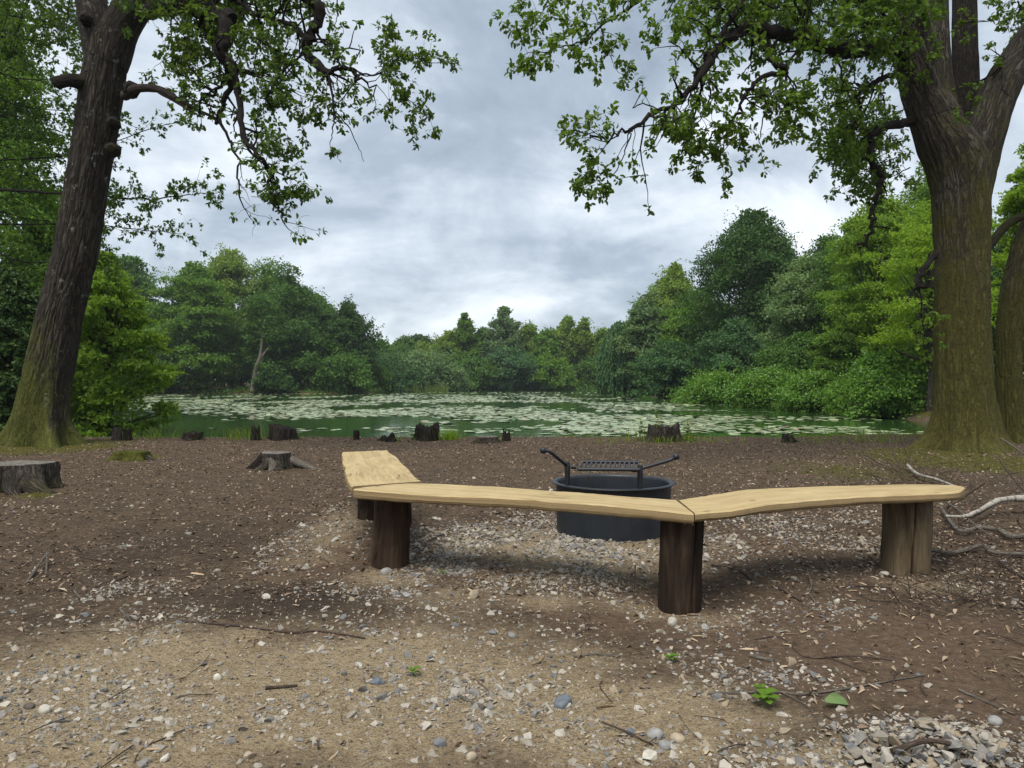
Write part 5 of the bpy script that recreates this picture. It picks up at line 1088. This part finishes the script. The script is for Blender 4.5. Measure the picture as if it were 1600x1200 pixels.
def litter():
    r = np.random.default_rng(81); mb = MB()
    for n, (x0, x1, y0, y1), (s0, s1), pw in ((16000, (-4.5, 4.5, 2.2, 6.), (.005, .022), 1.), (70000, (-10, 11, 4.5, 17.4), (.012, .052), 1.05)):
        x = r.uniform(x0, x1, n); y = y0+r.random(n)**pw*(y1-y0); k = (r.random(n) > .75*blobs(SAND, x, y)) & (fbm(x*.9+7, y*.9, 3)+r.random(n)*.5 > .5); x, y = x[k], y[k]; m = len(x)
        p = np.stack([x, y, gz(x, y)+r.uniform(.002, .010, m)], -1); a = norm(np.stack([r.normal(size=m), r.normal(size=m), r.normal(0, .18, m)], -1)); nn = norm(np.array((0, 0, 1.))+r.normal(0, .30, (m, 3)))
        thin = r.random(m) < .68
        for sel, sh in ((thin, KITE*(1, .36)), (~thin, KITE*(1, 1.1))): leaves(mb, p[sel], a[sel], nn[sel], r.uniform(s0, s1, sel.sum())*np.where(thin[sel], 1.5, 1.), sh, .3)
    tag(mb.build('leaf_litter', M['litter']), 'brown bark chips and leaf scraps covering the clearing', 'litter', kind='stuff')
    mb = MB(); n = 3600; x = np.concatenate([r.normal(3.7, .8, n//2), r.uniform(-6, 6, n//2)]); y = np.concatenate([r.normal(5.3, 1.3, n//2).clip(2.6, 12), 2.6+r.random(n//2)**1.4*12])
    k = (blobs(SAND, x, y) < .75) | (r.random(n) < .3); x, y = x[k], y[k]; n = len(x)
    p = np.stack([x, y, gz(x, y)+r.uniform(.004, .018, n)], -1); leaves(mb, p, norm(np.stack([r.normal(size=n), r.normal(size=n), r.normal(0, .15, n)], -1)), norm(np.array((0, 0, 1.))+r.normal(0, .35, (n, 3))), r.uniform(.018, .045, n), OVAL*(1, .95), .5)
    tag(mb.build('dry_leaves', M['tan_leaf']), 'dry tan leaves lying thickest under the brush heap at right', 'dry leaves', kind='stuff')
litter()
def wood_chips():
    r = np.random.default_rng(83); mb = MB(); n = 620; x = np.concatenate([r.uniform(-3.6, 3.6, n//2), r.normal(2.2, 1., n//2)]); y = np.concatenate([2.4+r.random(n//2)**1.4*5, r.normal(3.9, .9, n//2).clip(2.5, 8)])
    p = np.stack([x, y, gz(x, y)+r.uniform(.004, .012, n)], -1); leaves(mb, p, norm(np.stack([r.normal(size=n), r.normal(size=n), r.normal(0, .1, n)], -1)), norm(np.array((0, 0, 1.))+r.normal(0, .3, (n, 3))), .02+r.exponential(.018, n).clip(0, .07), np.array([(0, -.07), (.5, -.10), (1, -.03), (.95, .05), (.4, .09), (0, .06)]), .08)
    tag(mb.build('wood_chips', M['chip']), 'pale sawn wood splinters dropped over the soil', 'wood chips', kind='stuff')
t = NT('fresh_splinter'); M['chip'] = t.done(t.pbsdf(t.ramp(t.n('ShaderNodeNewGeometry').outputs['Random Per Island'], [(0, (.17, .115, .07)), (.5, (.32, .235, .15)), (1, (.45, .35, .23))]), .85, spec=.2))
wood_chips()
b = G(1313, 1105); mb = MB(); leaves(mb, np.array([[-.06, 0, .0]]), np.array([[1., .1, .15]]), np.array([[-.1, -.5, 1.]]), np.array([.10]), np.array([(.5-.5*math.cos(q), .27*math.sin(q)*(1+.08*math.sin(5*q))*(1-.25*math.cos(q))) for q in np.linspace(0, 2*math.pi, 23)[:-1]]), .35)
tag(mb.build('fallen_leaf', leaf_mat('fallen_green_leaf', (.10, .16, .09), .1, .3), loc=b+np.array((0, 0, .02))), 'single pale green leaf lying at the top of the pebble heap', 'leaf')

# ------------------------------------------------------------------ air
def haze():
    mb = MB(); x0, x1, y0, y1, z0, z1 = -760, 760, -120, 1100, -4., 46.
    V = [(x0, y0, z0), (x1, y0, z0), (x1, y1, z0), (x0, y1, z0), (x0, y0, z1), (x1, y0, z1), (x1, y1, z1), (x0, y1, z1)]
    mb.add(V, [0, 3, 2, 1, 4, 5, 6, 7, 0, 1, 5, 4, 1, 2, 6, 5, 2, 3, 7, 6, 3, 0, 4, 7], 4)
    t = NT('haze_air'); v = t.n('ShaderNodeVolumePrincipled', {'Color': (.82, .89, .96, 1), 'Density': HAZE, 'Anisotropy': .2})
    t.t.links.new(v.outputs[0], t.out.inputs['Volume'])
    tag(mb.build('haze', t.m), 'faint blue grey summer haze over the pond', 'haze', kind='stuff')
HAZE = .00028
haze()
# ------------------------------------------------------------------ light, sky, camera
SUN_EL, SUN_AZ = R(62), R(205)               # azimuth measured from +Y clockwise: behind the camera, a little left
w = bpy.data.worlds.new('World'); bpy.context.scene.world = w; w.use_nodes = True; nt = w.node_tree; nt.nodes.clear()
t = NT.__new__(NT); t.t = nt; t.out = nt.nodes.new('ShaderNodeOutputWorld')
sky = t.n('ShaderNodeTexSky', sky_type='NISHITA', sun_disc=False, sun_elevation=SUN_EL, sun_rotation=SUN_AZ)
gen = t.n('ShaderNodeTexCoord').outputs['Generated']; sp = t.n('ShaderNodeSeparateXYZ', {0: gen}).outputs
zc = t.math('ADD', t.math('MAXIMUM', sp[2], 0.), .55)
uv = t.n('ShaderNodeCombineXYZ', {0: t.math('DIVIDE', sp[0], zc), 1: t.math('DIVIDE', sp[1], zc), 2: 0.}).outputs[0]
c1 = t.noise(t.n('ShaderNodeMapping', {'Vector': uv, 'Location': (.35, .2, 0)}).outputs[0], 1.45, 11., .56, .45, (1, 1.1, 1)); c2 = t.noise(t.n('ShaderNodeMapping', {'Vector': uv, 'Location': (3.1, 7.7, 0)}).outputs[0], 4.2, 9., .58, .5, (1, 1.15, 1))
cl = t.math('ADD', t.math('MULTIPLY', c1, .70), t.math('MULTIPLY', c2, .30))
cloud = t.ramp(cl, [(.37, (1.75, 2.15, 2.65)), (.45, (2.6, 3.05, 3.6)), (.51, (3.9, 4.35, 4.85)), (.57, (5.4, 5.8, 6.2)), (.64, (6.9, 7.2, 7.5))])
mixed = t.mix(.93, sky.outputs[0], cloud)
bg = t.n('ShaderNodeBackground', {'Color': mixed, 'Strength': .064}); nt.links.new(bg.outputs[0], t.out.inputs[0])
sl = bpy.data.lights.new('sun', 'SUN'); sl.energy = 1.5; sl.angle = R(32); sl.color = (1, .96, .90)
so = bpy.data.objects.new('sun', sl); C.objects.link(so)
sd = Vector((math.sin(SUN_AZ)*math.cos(SUN_EL), math.cos(SUN_AZ)*math.cos(SUN_EL), math.sin(SUN_EL))); so.rotation_euler = sd.to_track_quat('Z', 'Y').to_euler()
cam = bpy.data.cameras.new('camera'); cam.sensor_width = 36; cam.lens = F/1600*36; cam.clip_end = 3000; cam.clip_start = .05
co = bpy.data.objects.new('camera', cam); C.objects.link(co); co.location = (0, 0, CAMZ); co.rotation_euler = (R(90)-math.atan(3/F), 0, 0)
sc = bpy.context.scene; sc.camera = co; sc.render.engine = 'CYCLES'
sc.view_settings.view_transform = 'Standard'; sc.view_settings.look = 'None'; sc.view_settings.exposure = 1.55; sc.view_settings.gamma = 1
sc.cycles.max_bounces = 6; sc.cycles.volume_bounces = 0; sc.cycles.diffuse_bounces = 3; sc.cycles.glossy_bounces = 2; sc.cycles.transmission_bounces = 4; sc.cycles.caustics_reflective = False
sc.cycles.use_denoising = True; sc.cycles.denoising_prefilter = 'NONE'; sc.cycles.use_adaptive_sampling = False; sc.cycles.sample_clamp_indirect = 3.0
